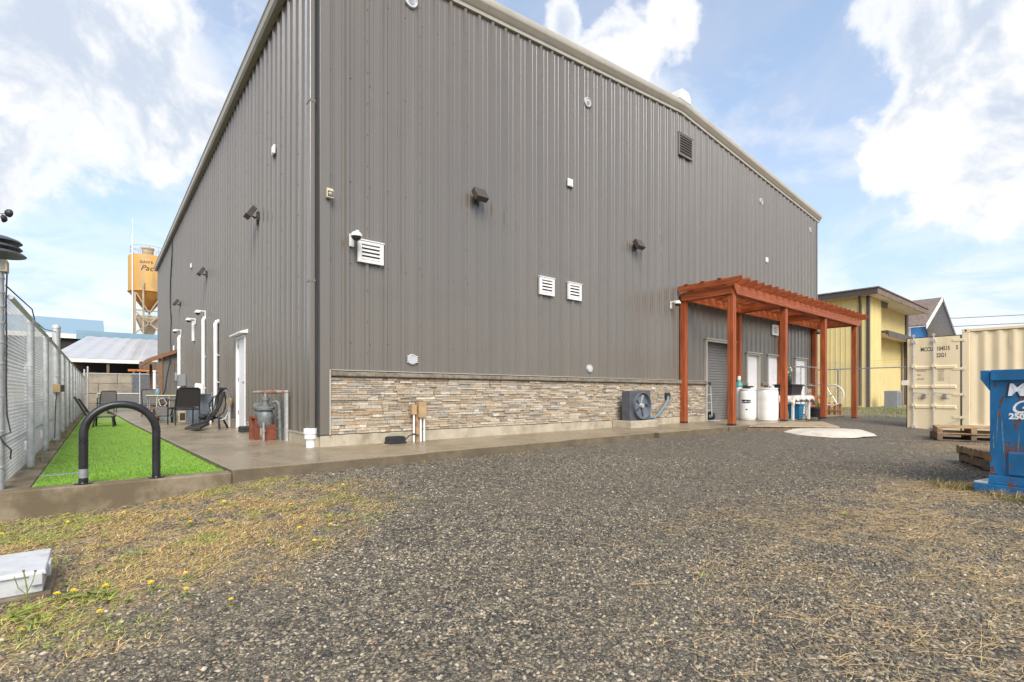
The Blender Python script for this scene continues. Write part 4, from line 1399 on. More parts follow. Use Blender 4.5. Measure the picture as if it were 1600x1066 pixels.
patio_chair((-.80, 7.55, 0), R(12), 'black mesh patio chair seen from behind, nearest the grey cabinet', M['sling'])
patio_chair((-1.0, 13.6, 0), R(-25), 'grey fabric patio chair far along the patio', M['greyfabric'])
patio_chair((-2.2, 19.6, -.03), R(10), 'grey patio chair at the far end of the turf by the long chest', M['greyfabric'])
# white cushion leaning behind the chair
t = MB().obox((-.42, 8.05, .90), (.20, .10, .30), (R(-18), R(8), R(8))).build('white_cushion', M['white'], smooth=False, bev=.03)
tag(t, 'small white panel propped behind the black patio chair', 'cushion')
t = thing('cinder_block', 'pale concrete block on the patio under the black chair', 'block', (-.62, 8.9, 0))
MB().box(-.2, -.15, 0, .2, .15, .30).build('block', M['concrete'], t, smooth=False, bev=.01)
MB().box(-.15, -.152, .05, -.03, -.1505, .25).box(.03, -.152, .05, .15, -.1505, .25).build('core_hole', M['soil'], t, smooth=False)
t = thing('planter_box', 'pale green planter box on the patio behind the garden cart', 'planter', (-1.0, 10.2, 0))
MB().box(-.22, -.2, 0, .22, .2, .32).box(-.24, -.22, .321, .24, .22, .35).build('box', M['greenbox'], t, smooth=False, bev=.006)
MB().box(-.20, -.18, .351, .20, .18, .356).build('soil', M['soil'], t, smooth=False)
# patio table
t = thing('patio_table', 'pale metal patio table beyond the black chair', 'table', (-.95, 11.1, 0))
MB().box(-.42, -.42, .70, .42, .42, .735).build('table_top', M['beige'], t, smooth=False, bev=.008)
MB().box(-.38, -.38, .64, .38, .38, .70).build('apron', M['greymetal'], t, smooth=False)
for sx in (-1, 1):
    for sy in (-1, 1):
        MB().cyl((sx * .36, sy * .36, 0), (sx * .36, sy * .36, .66), .022, n=8).build('leg', M['greymetal'], t)
t = thing('blue_jug', 'small pale blue jug on the patio table', 'jug', (-1.10, 10.9, .736))
MB().lathe([(.06, 0), (.07, .02), (.07, .13), (.04, .17), (.03, .20), (.0001, .2)], (0, 0, 0), 14).build('body', M['bluehose'], t)
# garden cart / bicycle-like mass in front of the table: small hand cart
t = thing('garden_cart', 'small pale framed garden cart with spoked wheels on the patio', 'cart', (-1.15, 8.7, 0))
for s in (-.20, .20):
    w = MB()
    pts = [(s, .17 * math.cos(2 * math.pi * k / 20), .18 + .17 * math.sin(2 * math.pi * k / 20)) for k in range(20)]
    w.tube(pts, .022, 6, True)
    wo_ = w.build('tyre', M['rubber'], t)
    sp = MB()
    for k in range(8):
        a = math.pi * k / 4
        sp.cyl((s, 0, .18), (s, .15 * math.cos(a), .18 + .15 * math.sin(a)), .005, n=4)
    sp.cyl((s - .03, 0, .18), (s + .03, 0, .18), .025, n=8).build('spokes', M['greymetal'], wo_)
MB().cyl((-.2, 0, .18), (.2, 0, .18), .012, n=8).build('axle', M['greymetal'], t)
MB().tube([(-.14, .05, .18), (-.14, -.02, .45), (-.13, -.10, .72), (.13, -.10, .72), (.14, -.02, .45), (.14, .05, .18)], .014, 8).build('handle', M['beige'], t)
MB().hexa([(-.15, -.1, .20), (.15, -.1, .20), (.15, .28, .22), (-.15, .28, .22), (-.19, -.12, .42), (.19, -.12, .42), (.19, .34, .42), (-.19, .34, .42)]).build('tray', M['greyfabric'], t, smooth=False)
MB().tube([(-.05, .0, .45), (-.10, -.05, .62), (0, -.02, .66), (.10, .05, .52), (.04, .1, .45)], .012, 6).build('hose', M['pvc'], t)
t = MB().lathe([(.0001, 0), (.09, .01), (.14, .06), (.15, .11), (.13, .17), (.07, .21), (.0001, .2)], (-1.25, 9.6, .10), 16).build('orange_ball', M['orange'])
tag(t, 'round orange ball among the patio clutter', 'ball')
t = thing('paint_bucket', 'small dark bucket supporting the orange ball on the patio', 'bucket', (-1.25, 9.6, 0))
MB().lathe([(.08, 0), (.10, .10), (.085, .10), (.07, .01), (.0001, .01)], (0, 0, 0), 14).build('pail', M['blackplastic'], t)
# folded exercise machine (black curved tubes)
t = thing('exercise_machine', 'black folding exercise machine of curved tubes beside the side door', 'exercise machine', (-.50, 5.3, 0))
MB().tube([(-.45, -.35, .10), (-.20, -.15, .14), (0, 0, .28), (.06, .1, .52), (.10, .05, .78), (.14, -.12, .86)], .032, 8).build('spine', M['black'], t)
MB().tube([(-.38, -.05, .06), (-.15, .10, .16), (.05, .2, .42), (.08, .2, .68), (.16, .05, .86)], .030, 8).build('spine', M['black'], t)
MB().tube([(.20, -.15, .86), (.28, -.05, .62), (.30, 0, .40), (.22, 0, .22), (.05, -.05, .16)], .022, 8).build('arm', M['greymetal'], t)
MB().tube([(-.02, -.05, .30), (.10, -.12, .55), (.16, -.15, .82)], .040, 8).build('pad', M['sling'], t)
MB().hexa([(-.60, -.48, .03), (-.34, -.58, .03), (-.10, -.12, .10), (-.36, -.02, .10), (-.60, -.48, .08), (-.34, -.58, .08), (-.10, -.12, .15), (-.36, -.02, .15)]).build('foot_plate', M['sling'], t, smooth=False, bev=.01)
MB().tube([(.06, -.30, 0), (.05, -.25, .30)], .022, 8).tube([(.30, .15, 0), (.18, .05, .22), (.05, -.05, .25)], .022, 8).tube([(-.30, .30, 0), (-.1, .15, .18), (.05, .0, .25)], .022, 8).build('leg', M['black'], t)
MB().obox((.16, -.10, .88), (.16, .07, .06), (0, 0, R(25))).build('grip', M['rubber'], t, smooth=False, bev=.01)
MB().sphere((-.18, .22, .26), .09, 12, 8, .8).build('weight', M['rubber'], t)
MB().tube([(.18, -.1, .80), (.02, .02, .72), (-.08, .08, .55), (-.05, .1, .38), (-.12, .18, .28)], .013, 6).tube([(.2, -.05, .78), (.25, .08, .55), (.2, .1, .35), (.05, .0, .25)], .013, 6).build('strap', M['rubber'], t)

# bench frame on the turf
t = thing('workout_bench', 'low black bench with raised backrest standing on the turf', 'bench', (-2.35, 8.3, tz))
MB().obox((-.02, .25, .26), (.44, .32, .035), (0, 0, R(-10))).build('seat', M['greyfabric'], t, smooth=False, bev=.01)
MB().tube([(.15, -.02, .245), (.17, -.08, .0)], .02, 8).build('leg', M['black'], t)
MB().tube([(-.15, .5, .245), (-.16, .58, .0)], .02, 8).build('leg', M['black'], t)
MB().tube([(.18, .5, .245), (.22, .58, .0)], .02, 8).build('leg', M['black'], t)
MB().tube([(-.18, -.02, .245), (-.22, -.1, .0)], .02, 8).build('leg', M['black'], t)
MB().hexa([(-.30, .42, .28), (-.26, .12, .28), (-.22, .12, .26), (-.26, .42, .26), (-.52, .42, .70), (-.48, .12, .70), (-.45, .12, .68), (-.49, .42, .68)]).build('backrest', M['sling'], t, smooth=False, bev=.01)
MB().tube([(-.30, .05, .20), (-.56, .10, .74)], .022, 8).build('back_rail', M['black'], t)
MB().tube([(-.2, .0, .24), (.2, .0, .24), (.22, .5, .24), (-.18, .5, .24)], .018, 8, True).build('frame', M['black'], t)

# long chest and grey cabinet in the far corner, shrub there
t = thing('steel_chest', 'long grey-green steel chest with pale lid in front of the block wall', 'chest', (-1.75, 22.6, 0))
MB().box(-.75, -.4, -.02, .75, .4, .76).build('body', M['greenbox'], t, smooth=False, bev=.01)
MB().box(-.78, -.43, .761, .78, .43, .80).build('lid', M['soffit'], t, smooth=False, bev=.006)
MB().box(-.72, -.405, .10, -.02, -.4005, .70).box(.02, -.405, .10, .72, -.4005, .70).build('door', M['greyfabric'], t, smooth=False)
t = thing('transformer_cabinet', 'dark grey electrical transformer cabinet behind the rear fence', 'transformer', (-.1, 27.4, 0))
MB().box(-.95, -.5, -.1, .95, .6, 1.9).build('body', M['darkgrey'], t, smooth=False, bev=.02)
MB().box(-.45, -.515, .35, .55, -.501, 1.35).build('door', M['darkgrey'], t, smooth=False, bev=.005)
MB().box(.10, -.53, 1.16, .34, -.516, 1.24).build('warning_plate', M['silo'], t, smooth=False)
MB().box(.2, -.53, 1.72, .6, -.501, 1.76).build('name_plate', M['white'], t, smooth=False)

# ------------------------------------------------------------------ bike rack on the curb
t = thing('bike_rack', 'black arched tube bike rack standing on the turf curb', 'bike rack', (-2.29, -1.52, -.025))
hw, hh_, rr = .265, .74, .034
pts = [(-hw, 0, 0), (-hw, 0, .2), (-hw, 0, .40)]
for k in range(0, 19):
    a = math.pi * (1 - k / 18)
    pts.append((hw * math.cos(a), 0, hh_ - rr - .265 + .265 * math.sin(a)))
pts += [(hw, 0, .40), (hw, 0, .2), (hw, 0, 0)]
hoop = MB().tube(pts, rr, 16).build('hoop', M['black'], t)
for s in (-1, 1):
    bp = MB().cyl((s * hw, 0, 0), (s * hw, 0, .010), .066, n=20).build('base_plate', M['black'], t)
    for k in range(3):
        a = 2.1 * k + .4
        MB().cyl((s * hw + .05 * math.cos(a), .05 * math.sin(a), .01), (s * hw + .05 * math.cos(a), .05 * math.sin(a), .018), .008, n=6).build('bolt', M['greymetal'], bp)
MB().cyl((-hw, 0, .055), (-hw, 0, .135), rr + .0008, n=16, caps=False).build('sticker', M['greymetal'], hoop)
t = MB().prism([(-.20 + .0, -.05), (.0, -.075), (.16, -.05), (.20, .0), (.1, .05), (-.1, .06), (-.2, .02)], 'z', 0, .006).build('drain_cover', M['greymetal'], None, smooth=False, bev=.004)
t.location = (-2.70, -.62, tz + .001)
tag(t, 'flat grey metal cover set in the turf behind the bike rack', 'drain cover')


# ------------------------------------------------------------------ chain-link fences
def chain_fabric(L, z0, z1, step, r):
    """two families of diagonal wires over a rectangle s in [0, L], in the local x-z plane"""
    h = z1 - z0
    m = MB()
    for fam, sy in ((1, r * .8), (-1, -r * .8)):
        s = -h if fam == 1 else 0.0
        end = L if fam == 1 else L + h
        while s < end:
            if fam == 1:
                a, b = (s, 0.0), (s + h, h)
            else:
                a, b = (s, 0.0), (s - h, h)
            pts = []
            for (px, pz) in (a, b):
                pts.append([px, pz])
            (x0, q0), (x1, q1) = pts
            # clip to 0..L
            def at_x(xc):
                t_ = (xc - x0) / (x1 - x0)
                return [xc, q0 + (q1 - q0) * t_]
            if min(x0, x1) < 0:
                c_ = at_x(0)
                if x0 < 0: x0, q0 = c_
                else: x1, q1 = c_
            if max(x0, x1) > L:
                c_ = at_x(L)
                if x0 > L: x0, q0 = c_
                else: x1, q1 = c_
            if abs(q1 - q0) > .02:
                m.cyl((x0, sy, z0 + q0), (x1, sy, z0 + q1), r, n=3, caps=False)
            s += step
    return m


def chain_fence(name, label, a, b, z0, zr, posts, pr=.03, step=.068, wr=.0017, post_mat=None, side=1):
    a, b = Vector(a), Vector(b)
    L = (b - a).length
    rz = math.atan2(b.y - a.y, b.x - a.x)
    t = thing(name, label, 'fence', (a.x, a.y, 0), rz)
    pm = post_mat or M['galv']
    fb = chain_fabric(L, z0 + .03, zr + .03, step, wr).build('chain_link', M['chain'], t, smooth=False, recalc=False)
    fb['kind'] = 'stuff'
    po_ = side * (pr + .012)
    for s, h, r in posts:
        p = MB().cyl((s, po_, z0 - .25), (s, po_, h), r, n=14).build('post', pm, t)
        MB().lathe([(r * 1.12, -.03), (r * 1.12, 0), (r * .7, .03), (.0001, .045)], (s, po_, h), 12).build('cap', pm, p)
        for zc in np.arange(z0 + .3, zr - .1, .4):
            MB().lathe([(r * 1.0, 0), (r * 1.1, .003), (r * 1.1, .016), (r * 1.0, .019)], (s, po_, zc), 12).build('tie_band', pm, p)
    n = max(1, int(L / 6))
    for k in range(n):
        MB().cyl((L * k / n, po_, zr), (L * (k + 1) / n - .002, po_, zr), .021, n=10).build('top_rail', pm, t)
    MB().cyl((0, .004, z0 + .38), (L, .004, z0 + .38), .0035, n=5).cyl((0, .004, z0 + .05), (L, .004, z0 + .05), .003, n=5).build('tension_wire', M['greymetal'], t)
    return t


# posts: distance along the fence from its near corner at y = -1.4
pl_ = [(1.62, 1.58, .032), (3.65, 1.58, .032), (5.85, 1.95, .055)] + [(8.0 + 2.1 * k, 1.58, .03) for k in range(9)] + [(26.85, 1.95, .035)]
chain_fence('chain_link_fence', 'galvanised chain-link fence along the left side of the turf', (-3.07, -1.4), (-3.07, 25.5), -.03, 1.60, pl_, side=-1)
chain_fence('chain_link_fence', 'galvanised chain-link fence across the rear of the yard before the block wall', (1.4, 25.55), (-3.0, 25.55), -.03, 1.80, [(.2, 1.8, .03), (2.2, 1.85, .03), (4.3, 2.1, .035)])
# right-hand fence with barbed wire arms
fr = chain_fence('barbed_fence', 'thin chain-link fence with barbed wire arms before the yellow building', (20.0, 4.0), (20.0, -16.0), -.15, 1.74,
                 [(1.3, 1.72, .03), (4.38, 1.72, .03), (7.6, 1.72, .03), (10.6, 1.72, .03), (13.6, 1.72, .03), (16.6, 1.72, .03)], wr=.0016, step=.075, post_mat=M['greymetal'])
for s in (1.3, 4.38, 7.6, 10.6, 13.6, 16.6):
    MB().bar((s, .042, 1.72), (s - .12, .25, 2.04), .022, .022).build('barb_arm', M['greymetal'], fr, smooth=False)
for k in range(3):
    f = .35 + .3 * k
    m = MB().cyl((0, .042 + .21 * f, 1.72 + .32 * f), (20, .042 + .21 * f, 1.72 + .32 * f), .0035, n=4)
    for q in np.arange(.1, 20, .14):
        m.cyl((q, .042 + .21 * f - .012, 1.72 + .32 * f - .012), (q + .01, .042 + .21 * f + .012, 1.72 + .32 * f + .012), .003, n=3)
    m.build('barbed_wire', M['greymetal'], fr, smooth=False, recalc=False)
# pale slatted screen standing beyond the left fence
t = thing('slat_screen', 'pale horizontal slat screen standing just behind the left chain-link fence', 'screen', (-3.42, 0, 0))
for k in range(22):
    z = -.02 + .060 * k
    MB().hexa([(-.02, -1.2, z), (.006, -1.2, z), (.006, 24.5, z), (-.02, 24.5, z), (-.012, -1.2, z + .036), (-.004, -1.2, z + .036), (-.004, 24.5, z + .036), (-.012, 24.5, z + .036)]).build('slat', M['slat'], t, smooth=False)
for y in np.arange(-1.1, 24.6, 3.2):
    MB().box(-.08, y, -.3, -.03, y + .05, 1.32).build('post', M['slat'], t, smooth=False)

# corner post with the weather station, cables
t = thing('weather_station_post', 'tall galvanised corner post carrying a grey weather station', 'weather station', (-3.115, -1.4, 0))
MB().cyl((0, 0, -.5), (0, 0, 1.82), .052, n=18).build('post', M['galv'], t)
for z in (-.1, .15, .45, .75, 1.02, 1.2, 1.36, 1.5, 1.62, 1.74):
    MB().lathe([(.052, 0), (.056, .003), (.056, .018), (.052, .021)], (0, 0, z), 16).build('band', M['galv'], t)
bxp = MB().box(-.075, -.06, 1.80, .075, .06, 1.90).build('junction_box', M['beige'], t, smooth=False, bev=.008)
MB().box(.02, -.064, 1.815, .06, -.0605, 1.885).build('cover', M['lampglass'], bxp, smooth=False)
MB().cyl((0, 0, 1.9), (0, 0, 2.3), .016, n=10).build('mast', M['greymetal'], t)
for z, r in ((1.945, .190), (2.0, .165), (2.052, .165)):
    MB().lathe([(.02, .052), (r * .55, .045), (r * .9, .022), (r, .004), (r * .985, 0), (r * .6, .012), (.02, .02)], (0, 0, z), 28).build('shield_plate', M['darkgrey'], t)
MB().cyl((0, 0, 2.26), (0, 0, 2.31), .024, n=12).build('hub', M['blackplastic'], t)
for k in range(3):
    a = 2 * math.pi * k / 3 - .75
    d = Vector((math.cos(a), math.sin(a), 0))
    MB().cyl((0, 0, 2.285), tuple(d * .10 + Vector((0, 0, 2.285))), .004, n=6).build('arm', M['greymetal'], t)
    e = d.cross(Vector((0, 0, 1)))
    c = d * .125 + Vector((0, 0, 2.285))
    m = MB().lathe([(.034, 0), (.031, .014), (.02, .026), (.0001, .031), (.0001, .029), (.018, .024), (.029, .012)], (0, 0, 0), 14)
    A = Matrix.Translation(c) @ e.to_track_quat('Z', 'Y').to_matrix().to_4x4()
    m.move(A).build('cup', M['blackplastic'], t)
MB().tube([(.05, -.05, 1.84), (.07, -.03, 1.78), (.062, -.01, 1.55), (.066, -.01, 1.2), (.062, 0, .85), (.068, -.01, .6), (.09, -.01, .45), (.03, -.055, .42), (.055, -.03, .36), (.09, .02, .30), (.085, .03, .22)], .006, 6).build('cable', M['cable'], t)
bc = thing('control_box', 'small tan control box strapped to the tall fence post', 'box', (-3.02, 4.45, .80))
MB().box(-.05, -.12, 0, .05, -.02, .14).build('box', M['tan'], bc, smooth=False, bev=.004)
MB().box(.055, -.11, .01, .10, -.03, .13).build('sensor', M['blackplastic'], bc, smooth=False, bev=.004)
MB().tube([(0, -.07, 0), (-.01, -.08, -.15), (-.02, -.06, -.4), (-.025, -.06, -.8)], .006, 6).build('cable', M['cable'], bc)
m = MB().tube([(-3.06, -1.35, 1.70), (-3.0, 0, 1.62 + .06), (-3.05, 1.0, 1.66), (-3.05, 2.4, 1.70), (-3.04, 4.4, 1.86)], .006, 5).build('overhead_cable', M['cable'])
tag(m, 'thin black cable sagging along the top of the left fence', 'cable')

# white utility box at the near left
t = thing('utility_box', 'white plastic utility box on a concrete base in the weeds', 'utility box', (-2.92, -3.62, 0))
MB().box(-3.24, -3.86, -.42, -2.635, -3.40, -.245).build('base', M['curb'], t, smooth=False, bev=.01, world=True)
MB().box(-3.20, -3.835, -.2445, -2.67, -3.43, -.155).build('body', M['box_white'], t, smooth=False, bev=.006, world=True)
MB().hexa([(-3.215, -3.85, -.154), (-2.655, -3.85, -.154), (-2.655, -3.415, -.148), (-3.215, -3.415, -.148), (-3.21, -3.845, -.130), (-2.66, -3.845, -.130), (-2.66, -3.42, -.120), (-3.21, -3.42, -.120)]).build('lid', M['box_white'], t, smooth=False, bev=.006, world=True)
for x in (-2.72, -2.98):
    MB().box(x, -3.862, -.20, x + .05, -3.8365, -.14).build('latch', M['box_white'], t, smooth=False, bev=.004, world=True)
MB().box(-2.668, -3.70, -.205, -2.648, -3.60, -.135).build('hinge', M['box_white'], t, smooth=False, bev=.004, world=True)

# ------------------------------------------------------------------ things under the pergola
t = thing('hand_truck', 'silver hand truck with black wheels standing at the roll-up door', 'hand truck', (10.98, -.02, 0))
for s in (-.17, .17):
    MB().tube([(s, .06, .12), (s, .10, .95), (s * .9, .11, 1.03)], .016, 8).build('upright', M['galv'], t)
    w = MB().lathe([(.05, -.03), (.11, -.035), (.125, -.02), (.125, .02), (.11, .035), (.05, .03)], (s * 1.35, .12, .125), 18, 'x').build('wheel', M['rubber'], t)
    MB().lathe([(.0001, -.037), (.05, -.036), (.05, .036), (.0001, .037)], (s * 1.35, .12, .125), 12, 'x').build('rim', M['galv'], w)
for z in (.3, .52, .75):
    MB().cyl((-.17, .07 + z * .035, z), (.17, .07 + z * .035, z), .011, n=8).build('rung', M['galv'], t)
MB().tube([(-.155, .11, 1.02), (-.12, .08, 1.08), (.12, .08, 1.08), (.155, .11, 1.02)], .02, 8).build('grip', M['rubber'], t)
MB().box(-.2, -.20, .005, .2, .05, .02).build('toe_plate', M['galv'], t, smooth=False)


def barrel(loc, r, h, label, text=False):
    t = thing('white_barrel', label, 'barrel', loc, group='white plastic drums under the pergola')
    MB().lathe([(r * .86, 0), (r * .94, .02), (r * .985, .10), (r, h * .32), (r * .992, h * .34), (r, h * .36), (r, h * .62), (r * .992, h * .64), (r, h * .66), (r * .985, h - .10), (r * .95, h - .05), (r * .90, h - .03), (r * .90, h)], (0, 0, 0), 36).build('drum', M['barrel'], t)
    MB().lathe([(r * .90, h - .005), (r * .965, h), (r * .965, h + .035), (r * .90, h + .04), (.0001, h + .04)], (0, 0, 0), 32).build('lid', M['white'], t)
    return t


b1 = barrel((12.20, -.51, 0), .24, .88, 'white plastic drum with a dark printed label, beside the gas cylinder', True)
# printed label patches, wrapped on the drum
def wrap(t, r, a0, a1, z0, z1, m, name='label'):
    mb = MB()
    n = 8
    for k in range(n + 1):
        a = a0 + (a1 - a0) * k / n
        mb.v += [(r * math.cos(a), r * math.sin(a), z0), (r * math.cos(a), r * math.sin(a), z1)]
    for k in range(n):
        mb.f.append((2 * k, 2 * k + 2, 2 * k + 3, 2 * k + 1))
    return mb.build(name, m, t, recalc=False)
fa = math.atan2(-7.37 + .51, -2.44 - 12.20)
lb = wrap(b1, .2425, fa - .75, fa + .28, .50, .60, M['letter_black'])
for k, (q0, q1) in enumerate(((-.70, -.55), (-.48, -.38), (-.30, -.18), (-.10, -.02), (.06, .16))):
    wrap(lb, .2432, fa + q0, fa + q1, .525 + .012 * (k % 2), .545 + .012 * (k % 3), M['letter_white'], 'print')
wrap(b1, .2425, fa - .28, fa - .05, .30, .335, M['letter_black'])
barrel((12.38, -1.0, 0), .28, .90, 'plain white plastic drum nearest the front post')
t = thing('coiled_strap', 'dark coiled strap lying on the labelled white drum', 'strap', (12.20, -.51, .92))
MB().tube([(.16 * math.cos(k * .7), .13 * math.sin(k * .7), .015 + .006 * k) for k in range(14)], .018, 6).build('strap', M['rubber'], t)
t = thing('gas_cylinder', 'white gas cylinder with teal shoulder beside the drums', 'gas cylinder', (12.28, -.20, 0))
MB().lathe([(.07, 0), (.08, .02), (.08, .98), (.0795, .985)], (0, 0, 0), 20).build('body', M['pvc'], t)
MB().lathe([(.081, .98), (.115, 1.0), (.108, 1.04), (.085, 1.09), (.05, 1.15), (.035, 1.17)], (0, 0, 0), 20).build('shoulder', M['teal'], t)
MB().lathe([(.035, 1.165), (.05, 1.18), (.05, 1.27), (.035, 1.30), (.0001, 1.305)], (0, 0, 0), 14).build('valve_cap', M['white'], t)
# table with cloth, tubs and bin
t = thing('folding_table', 'white folding table under the pergola behind the front post', 'table', (14.65, -.75, 0))
MB().box(-.75, -.36, .66, .75, .36, .70).build('table_top', M['white'], t, smooth=False, bev=.006)
for sx in (-.62, .62):
    for sy in (-.28, .28):
        MB().box(sx - .04, sy - .03, -.05, sx + .04, sy + .03, .658).build('leg', M['white'], t, smooth=False, bev=.004)
m = MB()
NX, NY = 25, 15
for i in range(NX):
    for j in range(NY):
        u, v = i / (NX - 1) * 2 - 1, j / (NY - 1) * 2 - 1
        x, y = u * .98, v * .52
        z = .712 + .006 * math.sin(9 * u + 4 * v)
        ox = max(0, abs(x) - .76)
        oy = max(0, abs(y) - .37)
        z -= (ox + oy) * .95 + (.03 * math.sin(14 * u + 3) * oy / .15 if oy else 0)
        xs_ = math.copysign(min(abs(x), .765) + ox * .45, x)
        ysn = math.copysign(min(abs(y), .375) + oy * .22, y)
        m.v.append((14.65 + xs_, -.75 + ysn, z))
for i in range(NX - 1):
    for j in range(NY - 1):
        a = i * NY + j
        m.f.append((a, a + NY, a + NY + 1, a + 1))
clo = m.build('table_cloth', M['cloth'])
sdm = clo.modifiers.new('thick', 'SOLIDIFY')
sdm.thickness = .006
tag(clo, 'stained white cloth draped over the folding table', 'cloth')
t = thing('black_tub', 'long black plastic tub standing on the cloth-covered table', 'tub', (14.35, -.78, .73))
MB().hexa([(-.36, -.22, 0), (.36, -.22, 0), (.36, .22, 0), (-.36, .22, 0), (-.42, -.27, .30), (.42, -.27, .30), (.42, .27, .30), (-.42, .27, .30)]).build('bowl', M['blackplastic'], t, smooth=False, bev=.01)
MB().box(-.45, -.30, .30, .45, .30, .335).build('rim', M['blackplastic'], t, smooth=False, bev=.006)
MB().box(-.40, -.25, .336, .40, .25, .34).build('soil', M['soil'], t, smooth=False)
t = thing('flower_vase', 'dark vase with pale flowers on the black tub', 'vase', (14.52, -.72, 1.07))
MB().lathe([(.06, 0), (.075, .03), (.075, .18), (.05, .21), (.055, .25), (.0001, .25)], (0, 0, 0), 14).build('vase', M['blackplastic'], t)
for k in range(9):
    a = k * 2.4
    p = (.07 * math.cos(a) * (1 + k % 3 * .3), .07 * math.sin(a), .38 + .05 * (k % 4))
    MB().tube([(0, 0, .24), (p[0] * .5, p[1] * .5, .32), p], .005, 4).build('stem', M['leaf'], t)
    MB().sphere(p, .032, 8, 5, .7).build('blossom', M['white'] if k % 3 else M['weedleaf'], t)
t = thing('blue_bin', 'blue ribbed plastic bin under the folding table', 'bin', (14.72, -.85, -.03))
MB().hexa([(-.15, -.15, 0), (.15, -.15, 0), (.15, .15, 0), (-.15, .15, 0), (-.18, -.18, .44), (.18, -.18, .44), (.18, .18, .44), (-.18, .18, .44)]).build('bin', M['blue_tub'], t, smooth=False, bev=.012)
for z in (.08, .16, .24, .32):
    MB().box(-.172 - z * .03, -.174 - z * .03, z, .172 + z * .03, .174 + z * .03, z + .018).build('rib', M['blue_tub'], t, smooth=False)
MB().box(-.195, -.195, .44, .195, .195, .475).build('rim', M['blue_tub'], t, smooth=False, bev=.006)
t = thing('black_flower_pot', 'black pot with orange flowers right of the folding table', 'flower pot', (16.45, -.85, -.10))
MB().lathe([(.20, 0), (.26, .30), (.28, .30), (.28, .36), (.25, .36), (.24, .31), (.0001, .30)], (0, 0, .05), 20).build('pot', M['blackplastic'], t)
for k in range(5):
    a = k * 1.9
    p = Vector((.16 * math.cos(a), .12 * math.sin(a), .72 + .03 * (k % 2)))
    MB().tube([(0, 0, .35), tuple(p * .6 + Vector((0, 0, .18))), tuple(p)], .008, 5).build('stem', M['leaf'], t)
    fl = MB()
    for q in range(9):
        b = q * 2 * math.pi / 9
        e = Vector((math.cos(b), -.35, math.sin(b) * .6)).normalized()
        s_ = e.cross(Vector((0, -1, .3))).normalized() * .022
        fl.poly([tuple(p), tuple(p + e * .05 + s_), tuple(p + e * .095), tuple(p + e * .05 - s_)], [(0, 1, 2, 3)])
    f_ = fl.build('flower', M['orange'], t, smooth=False)
    MB().sphere(tuple(p + Vector((0, -.012, .004))), .03, 8, 5, .6).build('flower_centre', M['soil'], f_)
t = thing('wire_rack', 'chrome wire garment rack at the far end under the pergola', 'rack', (16.4, -.5, 0))
for x in (15.75, 17.05):
    for y in (-.62, -.28):
        MB().cyl((x, y, -.03), (x, y, 1.72), .014, n=8).build('upright', M['chrome'], t, world=True)
for z in (.35, 1.05, 1.70):
    m = MB()
    for y in (-.62, -.45, -.28):
        m.cyl((15.75, y, z), (17.3 if z > 1.5 else 17.05, y, z), .012 if y != -.45 else .006, n=6)
    for x in (15.75, 16.2, 16.6, 17.05):
        m.cyl((x, -.62, z), (x, -.28, z), .008, n=6)
    m.build('shelf', M['chrome'], t, world=True)

# plywood ramp board, its edge board and the white concrete splash
t = thing('plywood_ramp', 'worn plywood ramp board resting on short blocks beside the slab', 'ramp', (11.2, -2.2, 0))
q = [(9.72, -1.70), (11.35, -3.12), (13.15, -2.15), (12.3, -1.66)]
MB().hexa([(x, y, -.028 - (.02 if i == 1 else 0)) for i, (x, y) in enumerate(q)] + [(x, y, -.002 - (.02 if i == 1 else 0)) for i, (x, y) in enumerate(q)]).build('board', M['plywood'], t, smooth=False, world=True)
for f in (.05, .38, .66, .93):
    x, y = q[0][0] + (q[1][0] - q[0][0]) * f, q[0][1] + (q[1][1] - q[0][1]) * f
    MB().obox((x + .10, y + .12, -.115), (.10, .3, .13), (0, 0, R(50))).build('block', M['wood_grey'], t, smooth=False, world=True)
eb = MB().bar((9.55, -1.72, -.10), (10.35, -2.42, -.11), .03, .11).build('edge_board', M['wood_grey'], None, smooth=False)
tag(eb, 'old grey board on edge below the plywood ramp', 'board')
m = MB()
cxs, cys = 10.9, -2.9
ring = 28
m.v.append((cxs + .1, cys + .1, -.06))
for rr_, zz in ((.4, -.062), (.75, -.09), (1.0, -.19)):
    for k in range(ring):
        a = 2 * math.pi * k / ring
        # elongated along the camera's right hand direction
        e1, e2 = Vector((.77, -.64)), Vector((.64, .77))
        wob = 1 + .10 * math.sin(3 * a + 1) + .06 * math.sin(7 * a)
        p = e1 * (1.15 * rr_ * wob * math.cos(a)) + e2 * (.95 * rr_ * wob * math.sin(a))
        m.v.append((cxs + p.x, cys + p.y, zz))
for k in range(ring):
    m.f.append((0, 1 + k, 1 + (k + 1) % ring))
    for lv in range(2):
        a, b = 1 + lv * ring + k, 1 + lv * ring + (k + 1) % ring
        m.f.append((a, a + ring, b + ring, b))
sp_ = m.build('concrete_splash', M['white_conc'])
tag(sp_, 'flat pale concrete spill on the gravel in front of the ramp', 'concrete')

